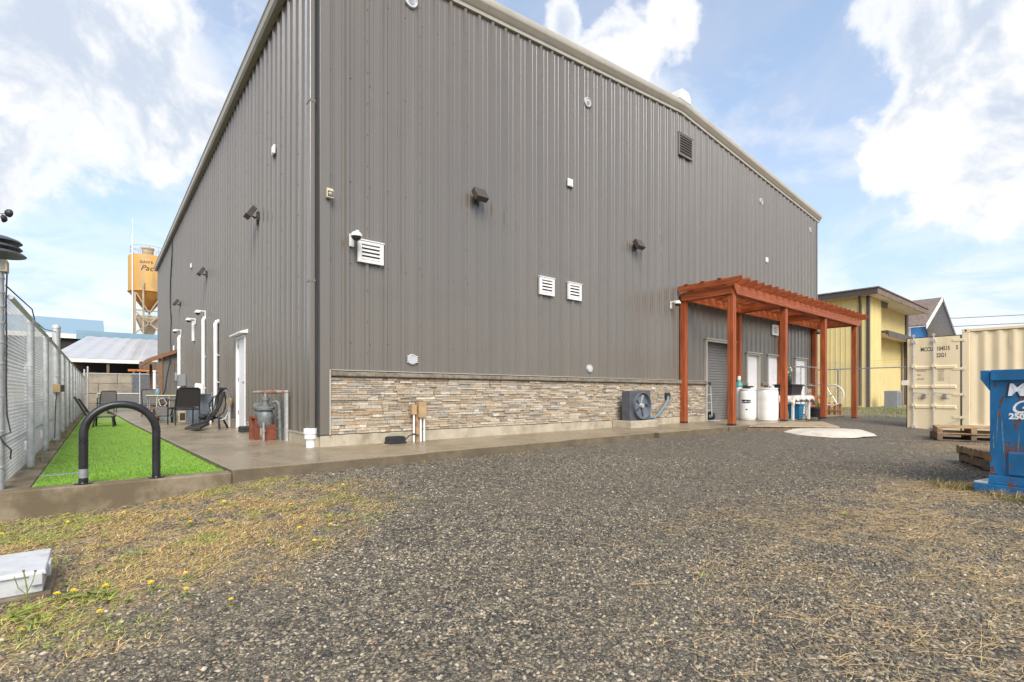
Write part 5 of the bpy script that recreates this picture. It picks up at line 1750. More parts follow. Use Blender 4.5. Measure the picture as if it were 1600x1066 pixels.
# white bicycle leaning beyond the pergola
t = thing('bicycle', 'white ornamental bicycle with one big wheel by the barbed fence', 'bicycle', (19.3, -.1, -.12))
def ring_tube(m, c, r, tr, n=28):
    return m.tube([(c[0], c[1] + r * math.cos(2 * math.pi * k / n), c[2] + r * math.sin(2 * math.pi * k / n)) for k in range(n)], tr, 6, True)
wh = ring_tube(MB(), (0, -.30, .84), .40, .026).build('front_wheel', M['pvc'], t)
m = MB()
for k in range(12):
    a = math.pi * k / 6
    m.cyl((0, -.30, .84), (0, -.30 + .39 * math.cos(a), .84 + .39 * math.sin(a)), .004, n=4)
m.build('spokes', M['chrome'], wh)
ring_tube(MB(), (0, .90, .36), .22, .03).build('rear_wheel', M['pvc'], t)
MB().tube([(0, .90, .36), (0, .5, .66), (0, .05, .88), (0, -.02, .90)], .035, 8).build('frame', M['pvc'], t)
MB().tube([(0, -.30, .84), (0, .0, .88), (0, .10, .55)], .025, 8).build('fork', M['pvc'], t)
MB().tube([(0, .75, .5), (0, .7, .95), (0, .55, 1.22), (0, .02, 1.27)], .035, 8).build('handlebar', M['pvc'], t)
MB().sphere((0, .55, 1.12), .11, 10, 6, .6).build('saddle', M['greymetal'], t)
t = thing('orange_rack', 'low orange wooden rack behind the white bicycle', 'rack', (19.6, .1, -.12))
for z in (.18, .42):
    MB().box(-.05, -.75, z, .05, .75, z + .06).build('rail', M['orange_steel'], t, smooth=False)
for k in range(8):
    MB().box(-.03, -.72 + .19 * k, 0, .03, -.66 + .19 * k, .55).build('slat', M['orange_steel'], t, smooth=False)

# ------------------------------------------------------------------ shipping container with its open door
CT, CBz = 2.53, -.22
t = thing('shipping_container', 'cream shipping container with one door leaf swung open', 'container', (16.7, -7.8, CBz))
x0, x1, y0, y1 = 15.50, 17.94, -10.78, -4.72
cb_, ct_ = CBz, CT
m = MB()
n = 21
prof_c, yy = [], y1 - .14
per = (y1 - y0 - .28) / n
for k in range(n):
    prof_c += [(yy, 0), (yy - per * .26, 0), (yy - per * .5, .036), (yy - per * .76, .036)]
    yy -= per
prof_c.append((y0 + .14, 0))
for yy, d in prof_c:
    m.v += [(x0 + .018 + d, yy, cb_ + .15), (x0 + .018 + d, yy, ct_ - .10)]
for k in range(len(prof_c) - 1):
    m.f.append((2 * k, 2 * k + 1, 2 * k + 3, 2 * k + 2))
m.build('side_panel', M['cream'], t, world=True, recalc=False)
MB().box(x1 - .06, y0 + .1, cb_ + .1, x1, y1 - .1, ct_ - .05).build('side_panel', M['cream'], t, smooth=False, world=True)
MB().box(x0 + .08, y0, cb_ + .1, x1 - .08, y0 + .05, ct_ - .05).build('end_panel', M['cream'], t, smooth=False, world=True)
MB().box(x0 + .06, y0 + .06, ct_ - .06, x1 - .06, y1 - .06, ct_ - .035).build('roof', M['cream'], t, smooth=False, world=True)
MB().box(x0 + .06, y0 + .06, cb_ + .10, x1 - .06, y1 - .06, cb_ + .15).build('floor', M['wood_grey'], t, smooth=False, world=True)
MB().box(x0, y0 + .16, ct_ - .09, x0 + .06, y1 - .16, ct_ - .02).build('top_rail', M['cream'], t, smooth=False, bev=.006, world=True)
MB().box(x0, y0 + .16, cb_ + .02, x0 + .06, y1 - .16, cb_ + .17).build('bottom_rail', M['cream'], t, smooth=False, bev=.006, world=True)
for xx in (x0, x1 - .16):
    for yy in (y0, y1 - .16):
        p = MB().box(xx + .004, yy + .004, cb_ + .121, xx + .156, yy + .156, ct_ - .121).build('corner_post', M['cream'], t, smooth=False, bev=.01, world=True)
        for zz in (cb_, ct_ - .12):
            c = MB().box(xx, yy, zz, xx + .16, yy + .16, zz + .12).build('corner_casting', M['cream'], t, smooth=False, bev=.012, world=True)
            if xx == x0:
                MB().lathe([(.0001, -.001), (.028, -.001), (.028, .02)], (xx - .001, yy + .08, zz + .06), 14, 'x').build('casting_hole', M['core'], c, world=True)
MB().box(x0 + .16, y1 - .14, ct_ - .12, x1 - .16, y1 - .02, ct_ - .002).build('header', M['cream'], t, smooth=False, world=True)
MB().box(x0 + .16, y1 - .14, cb_ + .01, x1 - .16, y1 - .02, cb_ + .14).build('sill', M['cream'], t, smooth=False, world=True)
MB().box(x0 + 1.24, y1 - .07, cb_ + .14, x1 - .16, y1 - .025, ct_ - .12).build('closed_door', M['cream'], t, smooth=False, world=True)
for yy in (-6.4, -8.6):
    MB().box(x0 - .012, yy, ct_ - .22, x0 + .017, yy + .11, ct_ - .12).build('vent_cover', M['cream'], t, smooth=False, bev=.008, world=True)
# open door leaf in the plane of the long side, seen on its outer face
dz0, dz1, dya, dyb = -.22, 2.35, -4.694, -3.545
dr = MB().box(x0 - .01, dya, dz0, x0 + .035, dyb, dz1).build('open_door', M['cream'], t, smooth=False, world=True)
MB().box(x0 - .014, dya - .024, dz0 - .02, x0 + .03, dya - .001, dz1 + .022).box(x0 + .0, dyb + .001, dz0 - .02, x0 + .03, dyb + .024, dz1 + .022).box(x0, dya - .001, dz1 + .001, x0 + .03, dyb + .001, dz1 + .022).box(x0, dya - .001, dz0 - .02, x0 + .03, dyb + .001, dz0 - .001).build('gasket', M['gasket'], dr, smooth=False, world=True)
for z in (.42, .98, 1.52):
    for ya, yb in ((dya + .10, dya + .50), (dya + .56, dya + .98)):
        MB().hexa([(x0 - .030, ya, z - .045), (x0 - .010, ya - .02, z - .075), (x0 - .010, yb + .02, z - .075), (x0 - .030, yb, z - .045),
                   (x0 - .030, ya, z + .015), (x0 - .010, ya - .02, z + .045), (x0 - .010, yb + .02, z + .045), (x0 - .030, yb, z + .015)]).build('pressed_rib', M['cream'], dr, smooth=False, world=True)
for yy in (dyb - .15, dya + .555):
    rod = MB().cyl((x0 - .055, yy, dz0 - .06), (x0 - .055, yy, dz1 + .10), .017, n=10).build('locking_rod', M['galv'], dr, world=True)
    for z in (dz0 + .06, .45, .98, 1.55, dz1 - .10):
        MB().box(x0 - .078, yy - .045, z - .04, x0 - .0105, yy + .045, z + .04).build('rod_bracket', M['cream'] if .3 < z < 1.7 else M['galv'], rod, smooth=False, bev=.005, world=True)
    for z in (dz0 - .05, dz1 + .07):
        MB().box(x0 - .075, yy - .03, z - .03, x0 - .035, yy + .03, z + .03).build('cam', M['galv'], rod, smooth=False, bev=.004, world=True)
    MB().bar((x0 - .085, yy - .02, .80), (x0 - .085, yy - .36, .76), .012, .035).build('handle', M['galv'], rod, smooth=False, world=True)
    MB().box(x0 - .075, yy - .27, .66, x0 - .0105, yy - .20, .76).build('handle_catch', M['greymetal'], rod, smooth=False, bev=.006, world=True)
for z in (.1, .72, 1.42, 2.2):
    MB().box(x0 - .022, dya - .10, z, x0 - .0105, dya + .16, z + .07).build('hinge', M['cream'], dr, smooth=False, bev=.003, world=True)
MB().box(x0 - .05, dyb - .02, 1.02, x0 - .0105, dyb + .13, 1.16).build('tag_plate', M['soffit'], dr, smooth=False, world=True)
MB().cyl((x0 - .12, dya + .36, -.10), (x0 - .03, dya - .05, .12), .008, n=6).build('tie_back', M['galv'], dr, world=True)
# characters: read along -y (left to right seen from the yard)
XD, ZD = (0, -1, 0), (0, 0, 1)
lx = x0 - .0125
def ctext(s, size, y, z, m, b=.0015):
    lettering(s, size, (lx, y, z), XD, ZD, m, dr, squeeze=.62, bold=b, extrude=.0006)
ctext('MCCU', .155, dyb - .30, 1.97, M['letter_dark'], .003)
ctext('104515', .155, dya + .50, 1.975, M['letter_dark'], .003)
ctext('5', .155, dya + .09, 1.985, M['letter_dark'], .003)
ctext('22G1', .155, dya + .50, 1.79, M['letter_dark'], .003)
for k, (a, b1_, b2_) in enumerate((('MAX.GROSS', '30.480 KG', '67.200 LB'), ('TARE', '2.180 KG', '4.810 LB'), ('PAYLOAD', '28.300 KG', '62.390 LB'))):
    z = 1.40 - .115 * k
    ctext(a, .058, dyb - .22, z, M['letter_grey'], .001)
    ctext(b1_, .052, dya + .47, z + .02, M['letter_grey'], .001)
    ctext(b2_, .052, dya + .47, z - .034, M['letter_grey'], .001)
ctext('33 CU.M', .052, dyb - .24, .62, M['letter_grey'], .001)
ctext('1.170 CU.FT', .052, dya + .40, .62, M['letter_grey'], .001)
MB().box(15.42, -3.75, -.30, 15.62, -3.45, -.26).build('support_board', M['white'], t, smooth=False, world=True)

# ------------------------------------------------------------------ pallets
def pallet(loc, rz, label, mt, L=1.2, Wd=1.0, H=.145, tilt=0.0):
    t = thing('pallet', label, 'pallet', loc, rz, 'wooden pallets on the gravel')
    for k in range(7):
        y = -Wd / 2 + (Wd - .10) * k / 6
        d = rng.uniform(-.006, .006)
        MB().box(-L / 2 + d, y, H - .02, L / 2 + d, y + .10 + d, H).build('deck_board', mt, t, smooth=False, bev=.003)
    for x in (-L / 2, -.045, L / 2 - .09):
        MB().box(x, -Wd / 2, .021, x + .09, Wd / 2, H - .021).build('stringer', mt, t, smooth=False, bev=.003)
    for k in range(3):
        y = -Wd / 2 + (Wd - .10) * k / 2
        MB().box(-L / 2, y, 0, L / 2, y + .10, .02).build('bottom_board', mt, t, smooth=False, bev=.003)
    return t


gz = lambda x, y: float(ground_z(x, y))
pallet((12.35, -5.30, gz(12.35, -5.3) + .01), R(-72), 'dark wooden pallet, lower of the stack before the cream container', M['wood_grey'])
pallet((12.33, -5.33, gz(12.35, -5.3) + .157), R(-75), 'pale wooden pallet, upper of the stack before the cream container', M['wood'])
pallet((7.30, -6.62, gz(7.3, -6.62) + .012), R(-66), 'dark weathered pallet, lower of the two beside the blue bin', M['wood_grey'], 1.2, 1.0, .12)
pallet((7.34, -6.60, gz(7.3, -6.62) + .134), R(-63), 'brown weathered pallet, upper of the two beside the blue bin', M['wood_mid'], 1.2, 1.0, .12)


# ------------------------------------------------------------------ blue waste bin at the right edge
t = thing('waste_bin', 'scuffed blue steel waste bin with white lettering and rust', 'bin', (4.67, -6.54, -.26), R(-11.4))
LB, WB = 4.2, 1.9
zb, zt = .12, 1.27
bs = MB().box(0, -LB, zb, .05, 0, zt).build('side_wall', M['binblue'], t, smooth=False, bev=.006)
MB().box(WB - .05, -LB, zb, WB, 0, zt).build('side_wall', M['binblue'], t, smooth=False, bev=.006)
MB().box(.051, -.05, zb, WB - .051, 0, zt).build('end_wall', M['binblue'], t, smooth=False, bev=.006)
MB().box(.051, -LB, zb, WB - .051, -LB + .05, zt).build('end_wall', M['binblue'], t, smooth=False, bev=.006)
MB().box(.051, -LB + .051, zb, WB - .051, -.051, zb + .04).build('floor', M['binblue'], t, smooth=False)
# top rail, end flare
MB().box(-.05, -LB, zt - .10, -.001, -.02, zt + .012).build('top_rail', M['binblue'], t, smooth=False, bev=.008)
fl = [(.002, zt - .20), (.075, zt - .08), (.075, zt + .010), (.002, zt + .010)]
MB().prism([(y, z) for y, z in fl], 'x', .0, WB).build('end_flare', M['binblue'], t, smooth=False, bev=.004)
# posts pressed on the side, long tunnel box and base rails
for y in (-.85, -1.7, -2.6, -3.5):
    MB().hexa([(-.045, y - .05, zb + .08), (-.001, y - .07, zb + .08), (-.001, y + .07, zb + .08), (-.045, y + .05, zb + .08),
               (-.03, y - .05, zt - .11), (-.001, y - .07, zt - .11), (-.001, y + .07, zt - .11), (-.03, y + .05, zt - .11)]).build('side_post', M['binblue'], t, smooth=False)
MB().hexa([(-.03, -.75, zb + .10), (-.001, -.75, zb + .10), (-.001, -.15, zb + .10), (-.03, -.15, zb + .10),
           (-.03, -.75, zb + .32), (-.001, -.75, zb + .34), (-.001, -.15, zb + .34), (-.03, -.15, zb + .32)]).build('fork_pocket', M['binblue'], t, smooth=False, bev=.006)
MB().box(-.03, -LB, zb - .01, -.001, .0, zb + .08).build('sill_rail', M['binblue'], t, smooth=False, bev=.004)
MB().box(-.05, -LB, 0.01, .08, .11, zb - .012).build('skid', M['binblue'], t, smooth=False, bev=.006)
MB().box(WB - .13, -LB, 0.01, WB, .11, zb - .012).build('skid', M['binblue'], t, smooth=False, bev=.006)
MB().box(-.05, .005, zb - .011, WB, .11, zb + .004).build('end_plate', M['galv'], t, smooth=False)
# rust scabs: thin flakes standing on the paint
def scab(y, z, w, h, sd, tilt=0.0):
    r2 = random.Random(sd)
    n = 12
    pts = []
    for k in range(n):
        a = 2 * math.pi * k / n
        q = r2.uniform(.55, 1.1)
        yy_, zz_ = w * q * math.cos(a), h * q * math.sin(a)
        pts.append((y + yy_ * math.cos(tilt) - zz_ * math.sin(tilt), z + yy_ * math.sin(tilt) + zz_ * math.cos(tilt)))
    m = MB().prism(pts, 'x', -.0022, -.0006)
    m.build('rust_scab', M['rust'], bs, smooth=False)
for i, (y, z, w, h, tl) in enumerate(((-.095, .96, .011, .075, .25), (-.075, .83, .012, .05, .1), (-.20, .72, .014, .05, 0), (-.235, .82, .018, .10, .15), (-.145, .55, .028, .012, .75),
                                      (-.02, .25, .018, .06, .2), (-.05, .20, .035, .022, .4), (-.015, .37, .010, .05, 0), (-.14, 1.10, .02, .012, 0), (-.04, 1.13, .010, .03, 0), (-.19, .465, .05, .006, 0), (-.235, 1.0, .015, .05, 0), (-.5, .8, .05, .09, .4), (-.9, .5, .06, .05, 0), (-1.3, .9, .03, .1, 0))):
    scab(y, z, w, h, i + 3, tl)
M['worn_blue'] = mat('worn_blue_paint', (0.10, 0.20, 0.30), 0.6, 0, 0.3, 20.0)
for i, (y, z, w, h, tl) in enumerate(((-.06, .72, .006, .20, .03), (-.10, .62, .008, .22, -.05), (-.17, 1.12, .015, .006, .1), (-.115, .33, .005, .10, 0), (-.22, .55, .006, .12, .05), (-.03, .55, .007, .09, 0))):
    r2 = random.Random(50 + i)
    pts = []
    for k in range(14):
        a = 2 * math.pi * k / 14
        q = r2.uniform(.5, 1.1)
        yy_, zz_ = w * q * math.cos(a), h * q * math.sin(a)
        pts.append((y + yy_ - zz_ * tl, z + zz_ + yy_ * tl))
    MB().prism(pts, 'x', -.0016, -.0005).build('worn_patch', M['worn_blue'], bs, smooth=False)
rot = R(-11.4)
def bin_w(y, z, off=-.004):
    v = Matrix.Rotation(rot, 3, 'Z') @ Vector((off, y, 0))
    return (4.67 + v.x, -6.54 + v.y, -.26 + z)
xd = Matrix.Rotation(rot, 3, 'Z') @ Vector((0, -1, 0))
lettering('M', .172, bin_w(-.128, 1.018, -.0045), xd, (0, 0, 1), M['letter_black'], bs, bold=.014, extrude=.0008, shear=.12)
lettering('M', .165, bin_w(-.138, 1.022, -.0065), xd, (0, 0, 1), M['letter_white'], bs, bold=.007, extrude=.0008, shear=.12)
lettering('G', .185, bin_w(-.150, .845, -.0045), xd, (0, 0, 1), M['letter_white'], bs, bold=.001, extrude=.0008, shear=.35)
lettering('250', .078, bin_w(-.150, .785, -.0045), xd, (0, 0, 1), M['letter_white'], bs, bold=.004, extrude=.0008)


# ------------------------------------------------------------------ yellow building
YX, YY_ = 35.55, 2.74
t = thing('yellow_building', 'yellow board-sided building with dark brown trim and flat roof', 'building', (YX, YY_, 0))


def ribbed(axis, a, b, fixed, z0, z1, pitch=.30, d=.025, sgn=-1):
    m = MB()
    s = a
    cols_ = []
    while s < b:
        e = min(s + pitch, b)
        cols_ += [(s, d), (min(s + .05, e), d), (min(s + .06, e), 0), (e - .001, 0)]
        s = e
    for q, dd in cols_:
        for z in (z0, z1):
            m.v.append((q, fixed + sgn * dd, z) if axis == 'x' else (fixed + sgn * dd, q, z))
    for k in range(len(cols_) - 1):
        m.f.append((2 * k, 2 * k + 2, 2 * k + 3, 2 * k + 1))
    return m


ribbed('y', YY_, 14, YX, -.3, 7.05).build('wall', M['yellow'], t, smooth=False, world=True, recalc=False)
ribbed('x', YX, 38.16, YY_, -.3, 7.05).build('wall', M['yellow'], t, smooth=False, world=True, recalc=False)
MB().box(38.14, YY_ - .02, -.3, 38.2, 3.45, 7.05).build('wall', M['yellow'], t, smooth=False, world=True)
ribbed('x', 38.2, 47.5, 3.42, -.3, 7.2).build('wall', M['yellow'], t, smooth=False, world=True, recalc=False)
MB().box(YX + .03, 3.5, -.3, 47.4, 14, 6.9).build('core', M['yellow'], t, smooth=False, world=True)
MB().box(YX - .05, YY_ - .05, -.3, YX + .22, YY_ + .10, 7.05).build('corner_trim', M['brown_trim'], t, smooth=False, world=True)
MB().box(47.3, 3.30, -.3, 47.9, 3.55, 7.2).build('corner_trim', M['brown_trim'], t, smooth=False, world=True)
MB().tube([(YX - .18, 3.17, 7.2), (YX - .25, 3.17, 6.9), (YX - .10, 3.17, 6.45), (YX - .10, 3.17, 0)], .07, 8).build('downspout', M['brown_trim'], t, world=True)
MB().box(YX - .62, 2.2, 7.06, 47.8, 14.5, 7.12).build('soffit', M['soffit'], t, smooth=False, world=True)
MB().box(YX - .66, 2.10, 7.0, YX - .621, 14.5, 7.40).build('fascia', M['brown_trim'], t, smooth=False, world=True)
MB().box(YX - .66, 2.06, 7.0, 47.9, 2.099, 7.38).build('fascia', M['shingle'], t, smooth=False, world=True)
MB().box(YX - .72, 2.0, 7.39, 48.0, 14.6, 7.46).build('roof', M['shingle'], t, smooth=False, world=True)
MB().box(38.21, 2.76, 6.72, 39.9, 2.95, 7.05).build('beam', M['brown_trim'], t, smooth=False, world=True)
can = MB().box(38.21, 2.35, 4.85, 48.1, 3.40, 5.02).build('canopy', M['brown_trim'], t, smooth=False, world=True)
MB().box(38.21, 2.30, 4.62, 48.2, 2.345, 4.95).build('canopy_fascia', M['brown_trim'], can, smooth=False, world=True)
MB().box(38.25, 2.5, 4.80, 48.0, 3.38, 4.845).build('canopy_soffit', M['soffit'], can, smooth=False, world=True)
MB().box(46.0, 2.7, -.3, 46.5, 3.2, 4.79).build('column', M['brown_trim'], t, smooth=False, world=True)
# outdoor air conditioner by the yellow building
t = thing('air_conditioner', 'grey outdoor air conditioner beside the yellow building', 'air conditioner', (36.4, 1.7, .0))
MB().box(-.5, -.4, -.2, .5, .3, .95).build('housing', M['greymetal'], t, smooth=False, bev=.02)
for k in range(7):
    MB().box(-.42, -.415, .05 + .12 * k, .42, -.4005, .09 + .12 * k).build('grille_bar', M['darkgrey'], t, smooth=False)
# house with the shingled gable
hx, hz = 62.6, 10.3
t = thing('gabled_house', 'house with brown shingled gable roof and blue wall behind the container', 'house', (hx, 4.0, 0))
yf, yb = 3.73, 18.0
ez, hw2 = 7.0, 6.6
for s in (-1, 1):
    a = [(hx, yf), (hx + s * hw2, yf), (hx + s * hw2, yb), (hx, yb)]
    zz = [hz, ez, ez, hz]
    p = [(x, y, z) for (x, y), z in zip(a, zz)]
    r_ = MB().hexa([(x, y, z + .003) for x, y, z in p] + [(x, y, z + .12) for x, y, z in p]).build('roof', M['shingle'], t, smooth=False, world=True)
    MB().hexa([(x, y + (.03 if y < 4 else 0), z - .06) for x, y, z in p] + [(x, y + (.03 if y < 4 else 0), z - .005) for x, y, z in p]).build('soffit', M['soffit'], r_, smooth=False, world=True)
    q = [(hx, yf - .06, hz - .30), (hx + s * hw2, yf - .06, ez - .30), (hx + s * hw2, yf - .004, ez - .30), (hx, yf - .004, hz - .30)]
    MB().hexa(q + [(x, y, z + .44) for x, y, z in q]).build('rake_board', M['soffit'] if s < 0 else M['brown_trim'], r_, smooth=False, world=True)
MB().prism([(hx - 5.2, -.3), (hx + 5.2, -.3), (hx + 5.2, 7.4), (hx, 9.95), (hx - 5.2, 7.4)], 'y', 5.8, 17.6).build('wall', M['blue_wall'], t, smooth=False, world=True)
MB().box(hx - 4.9, 5.72, 5.6, hx - 2.4, 5.799, 7.5).build('pale_panel', M['pale_wall'], t, smooth=False, world=True)
for k in range(4):
    MB().cyl((hx - 1.0, 6 + k * 2.6, 9.6), (hx - 1.0, 6 + k * 2.6, 10.25), .14, n=8).build('roof_vent', M['white'], t, world=True)

# overhead cables behind
for k, (z, yy) in enumerate(((10.2, 4.0), (9.2, 3.0))):
    m = MB().tube([(70, 14, z - .3 * k), (78, 5.0, z - .25), (92, -10, z + .5), (110, -30, z + 1.4)], .035, 5).build('utility_cable', M['cable'])
    tag(m, ('upper' if k == 0 else 'lower') + ' thin utility cable in the sky at far right', 'cable')

# ------------------------------------------------------------------ far left: block wall, sheds, silo
t = thing('block_wall', 'stacked concrete block retaining wall behind the rear fence', 'wall', (-1.5, 32.3, 0))
proto = None
for r_ in range(4):
    for k in range(-4, 6):
        x = -1.5 + k * 1.82 + (.91 if r_ % 2 else 0) - 1.0
        z = 1.39 - r_ * .61
        o = MB().box(-.9, -.35, 0, .9, .35, .60).build('block', M['block'], t, smooth=False, bev=.025) if proto is None else proto.copy()
        if proto is not None:
            col.objects.link(o)
        proto = proto or o
        o.parent = t
        o.location = (x + 1.5, rng.uniform(-.03, .03), z)
t = thing('metal_shed', 'open shed with pale ribbed metal roof behind the block wall', 'shed', (-2, 48, 0))
ea, eb_, ec, ed = (-5.6, 45.2, 3.55), (9.0, 45.2, 3.55), (9.0, 56.0, 6.3), (-3.4, 56.0, 6.3)
m = MB()
nr_ = 52
for k in range(nr_ + 1):
    f = k / nr_
    for dzz in ((0, .055, .055, 0)[k % 4],):
        m.v += [(ea[0] + (eb_[0] - ea[0]) * f, ea[1], ea[2] + dzz), (ed[0] + (ec[0] - ed[0]) * f, ed[1], ed[2] + dzz)]
for k in range(nr_):
    m.f.append((2 * k, 2 * k + 2, 2 * k + 3, 2 * k + 1))
rf = m.build('roof', M['shed_roof'], t, smooth=False, world=True, recalc=False)
sdm = rf.modifiers.new('thick', 'SOLIDIFY')
sdm.thickness = .05
MB().box(-5.6, 45.12, 3.28, 9.0, 45.18, 3.56).build('fascia', M['soffit'], t, smooth=False, world=True)
MB().box(-3.6, 55.8, -.2, 9, 56, 6.2).box(8.8, 45.3, -.2, 9, 55.8, 3.4).build('wall', M['dark_shed'], t, smooth=False, world=True)
MB().box(-5.2, 50, -.2, 8.7, 50.2, 4.5).build('inner_wall', M['dark_shed'], t, smooth=False, world=True)
for x in (-5.4, -2.0, 1.5, 5.0):
    MB().box(x, 45.3, -.2, x + .18, 45.5, 3.5).build('post', M['wood_grey'], t, smooth=False, world=True)
MB().bar((-4.2, 46, 3.4), (-2.2, 49.8, 2.2), .2, .25).build('brace', M['wood_grey'], t, smooth=False, world=True)
MB().box(-4.2, 57.0, 6.1, 9.2, 57.2, 6.95).build('blue_fascia', M['blue_roof'], t, smooth=False, world=True)
t = thing('blue_roofed_building', 'low building with pale blue roof behind the metal shed', 'building', (-8, 75, 0))
p = [(-22, 66, 7.1), (-2.0, 66, 7.1), (-2.0, 90, 11.6), (-22, 90, 11.6)]
MB().hexa(p + [(x, y, z + .15) for x, y, z in p]).build('roof', M['blue_roof'], t, smooth=False, world=True)
MB().box(-22, 65.85, 6.85, -1.6, 65.99, 7.35).build('fascia', M['soffit'], t, smooth=False, world=True)
MB().box(-21.5, 66.3, -.2, -2.3, 83.5, 7.0).build('wall', M['dark_shed'], t, smooth=False, world=True)
t = thing('orange_lumber_rack', 'orange steel rack with diagonal braces above the block wall', 'rack', (.5, 37, 0))
MB().box(-.9, 36.9, 1.95, 3.5, 37.2, 2.15).box(-.9, 36.9, 2.35, 3.5, 37.2, 2.5).build('beam', M['orange_steel'], t, smooth=False, world=True)
for k in range(5):
    MB().bar((-.8 + .8 * k, 36.88, 2.0), (-.45 + .8 * k, 36.88, 2.45), .06, .06).build('brace', M['wood'], t, smooth=False, world=True)
    MB().box(-.86 + .8 * k, 37.0, -.2, -.78 + .8 * k, 37.1, 1.95).build('leg', M['orange_steel'], t, smooth=False, world=True)
MB().box(-.2, 37.4, 2.55, 3.5, 38.2, 3.1).build('cabin', M['wood_grey'], t, smooth=False, world=True)

# silo
sx, sy = 1.71, 60.5
t = thing('silo', 'yellow steel silo on legs with dark script lettering', 'silo', (sx, sy, 0))
Rs = 1.80
si = MB().lathe([(Rs, 11.85), (Rs, 15.55), (Rs * .98, 15.7), (.4, 15.95), (.0001, 15.95)], (sx, sy, 0), 40).build('tank', M['silo'], t, world=True)
MB().lathe([(.22, 9.7), (.30, 9.75), (Rs, 11.845)], (sx, sy, 0), 36).build('cone', M['silo_cone'], t, world=True)
MB().lathe([(Rs + .03, 11.78), (Rs + .05, 11.80), (Rs + .05, 11.92), (Rs + .005, 11.94)], (sx, sy, 0), 36).build('ring_beam', M['silo'], t, world=True)
MB().lathe([(.52, 15.8), (.52, 16.55), (.60, 16.6), (.60, 16.75), (.0001, 16.8)], (sx - .05, sy, 0), 16).build('filter', M['dust'], t, world=True)
m = MB()
for z in (16.25, 16.7):
    m.tube([(sx + 1.6 * math.cos(k * math.pi / 12), sy + 1.6 * math.sin(k * math.pi / 12), z) for k in range(24)], .022, 5, True)
for k in range(12):
    a = k * math.pi / 6
    m.cyl((sx + 1.6 * math.cos(a), sy + 1.6 * math.sin(a), 15.6), (sx + 1.6 * math.cos(a), sy + 1.6 * math.sin(a), 16.7), .022, n=5)
m.build('handrail', M['dust'], t, world=True)
MB().cyl((sx - 1.45, sy - 1.2, 6.8), (sx - 1.45, sy - 1.2, 17.6), .06, n=8).cyl((sx - 1.45, sy - 1.2, 17.6), (sx - 1.45, sy - 1.2, 19.4), .025, n=6).build('vent_pipe', M['pvc'], t, world=True)
for (dx_, dy_) in ((-1.25, -1.0), (1.25, -1.0), (1.25, 1.0), (-1.25, 1.0)):
    MB().box(sx + dx_ - .11, sy + dy_ - .11, -.2, sx + dx_ + .11, sy + dy_ + .11, 12.0).build('leg', M['dust'], t, smooth=False, world=True)
MB().cyl((sx + .35 - .9, sy - 1.9, 5.5), (sx + .35 - .9, sy - 1.85, 12.6), .09, n=8).build('ladder_tube', M['dust'], t, world=True)
for a, b in (((-1.25, 11.8), (.1, 9.3)), ((1.25, 11.8), (-.1, 9.3)), ((-1.25, 9.6), (1.25, 7.2)), ((1.25, 9.6), (-1.25, 7.2))):
    MB().bar((sx + a[0], sy - 1.12, a[1]), (sx + b[0], sy - 1.12, b[1]), .09, .13).build('brace', M['dust'], t, smooth=False, world=True)
MB().bar((sx - 1.4, sy - 1.0, 9.75), (sx + 1.4, sy - 1.0, 9.75), .12, .12).build('cross_beam', M['dust'], t, smooth=False, world=True)
MB().hexa([(sx - .35, sy - .35, 6.9), (sx + .35, sy - .35, 6.9), (sx + .35, sy + .35, 6.9), (sx - .35, sy + .35, 6.9), (sx - 1.05, sy - .95, 8.9), (sx + 1.05, sy - .95, 8.9), (sx + 1.05, sy + .9, 8.9), (sx - 1.05, sy + .9, 8.9)]).box(sx - 1.05, sy - .95, 8.905, sx + 1.05, sy + .9, 9.25).build('hopper', M['dust'], t, smooth=False, world=True)
MB().cyl((sx - .55, sy - .9, 6.6), (sx + .8, sy - .9, 6.6), .42, n=14).build('mixer', M['rubber'], t, world=True)
MB().box(sx - 1.9, sy - 1.3, -.2, sx + 2.2, sy + 1.3, 6.2).build('base_room', M['dark_shed'], t, smooth=False, world=True)


def wrap_text(s, size, z, a0, **kw):
    """lettering bent round the tank; a0 = bearing of its left edge"""
    me = text_mesh(s, size, **kw)
    for v in me.vertices:
        ang = a0 + v.co.x / Rs
        r = Rs + .012 + v.co.z
        v.co = Vector((r * math.cos(ang), r * math.sin(ang), z + v.co.y))
    me.materials.clear()
    me.materials.append(M['letter_dark'])
    o = bpy.data.objects.new('lettering', me)
    col.objects.link(o)
    o.parent = si
    o.location = (0, 0, 0)
    return o


va = math.atan2(-7.4 - sy, -2.44 - sx)
wrap_text("DAN'S", .36, 14.72, va - .42, bold=.008, extrude=.004, spacing=1.15)
wrap_text('Pac C', .82, 13.95, va - .40, bold=.004, extrude=.004, shear=.35)

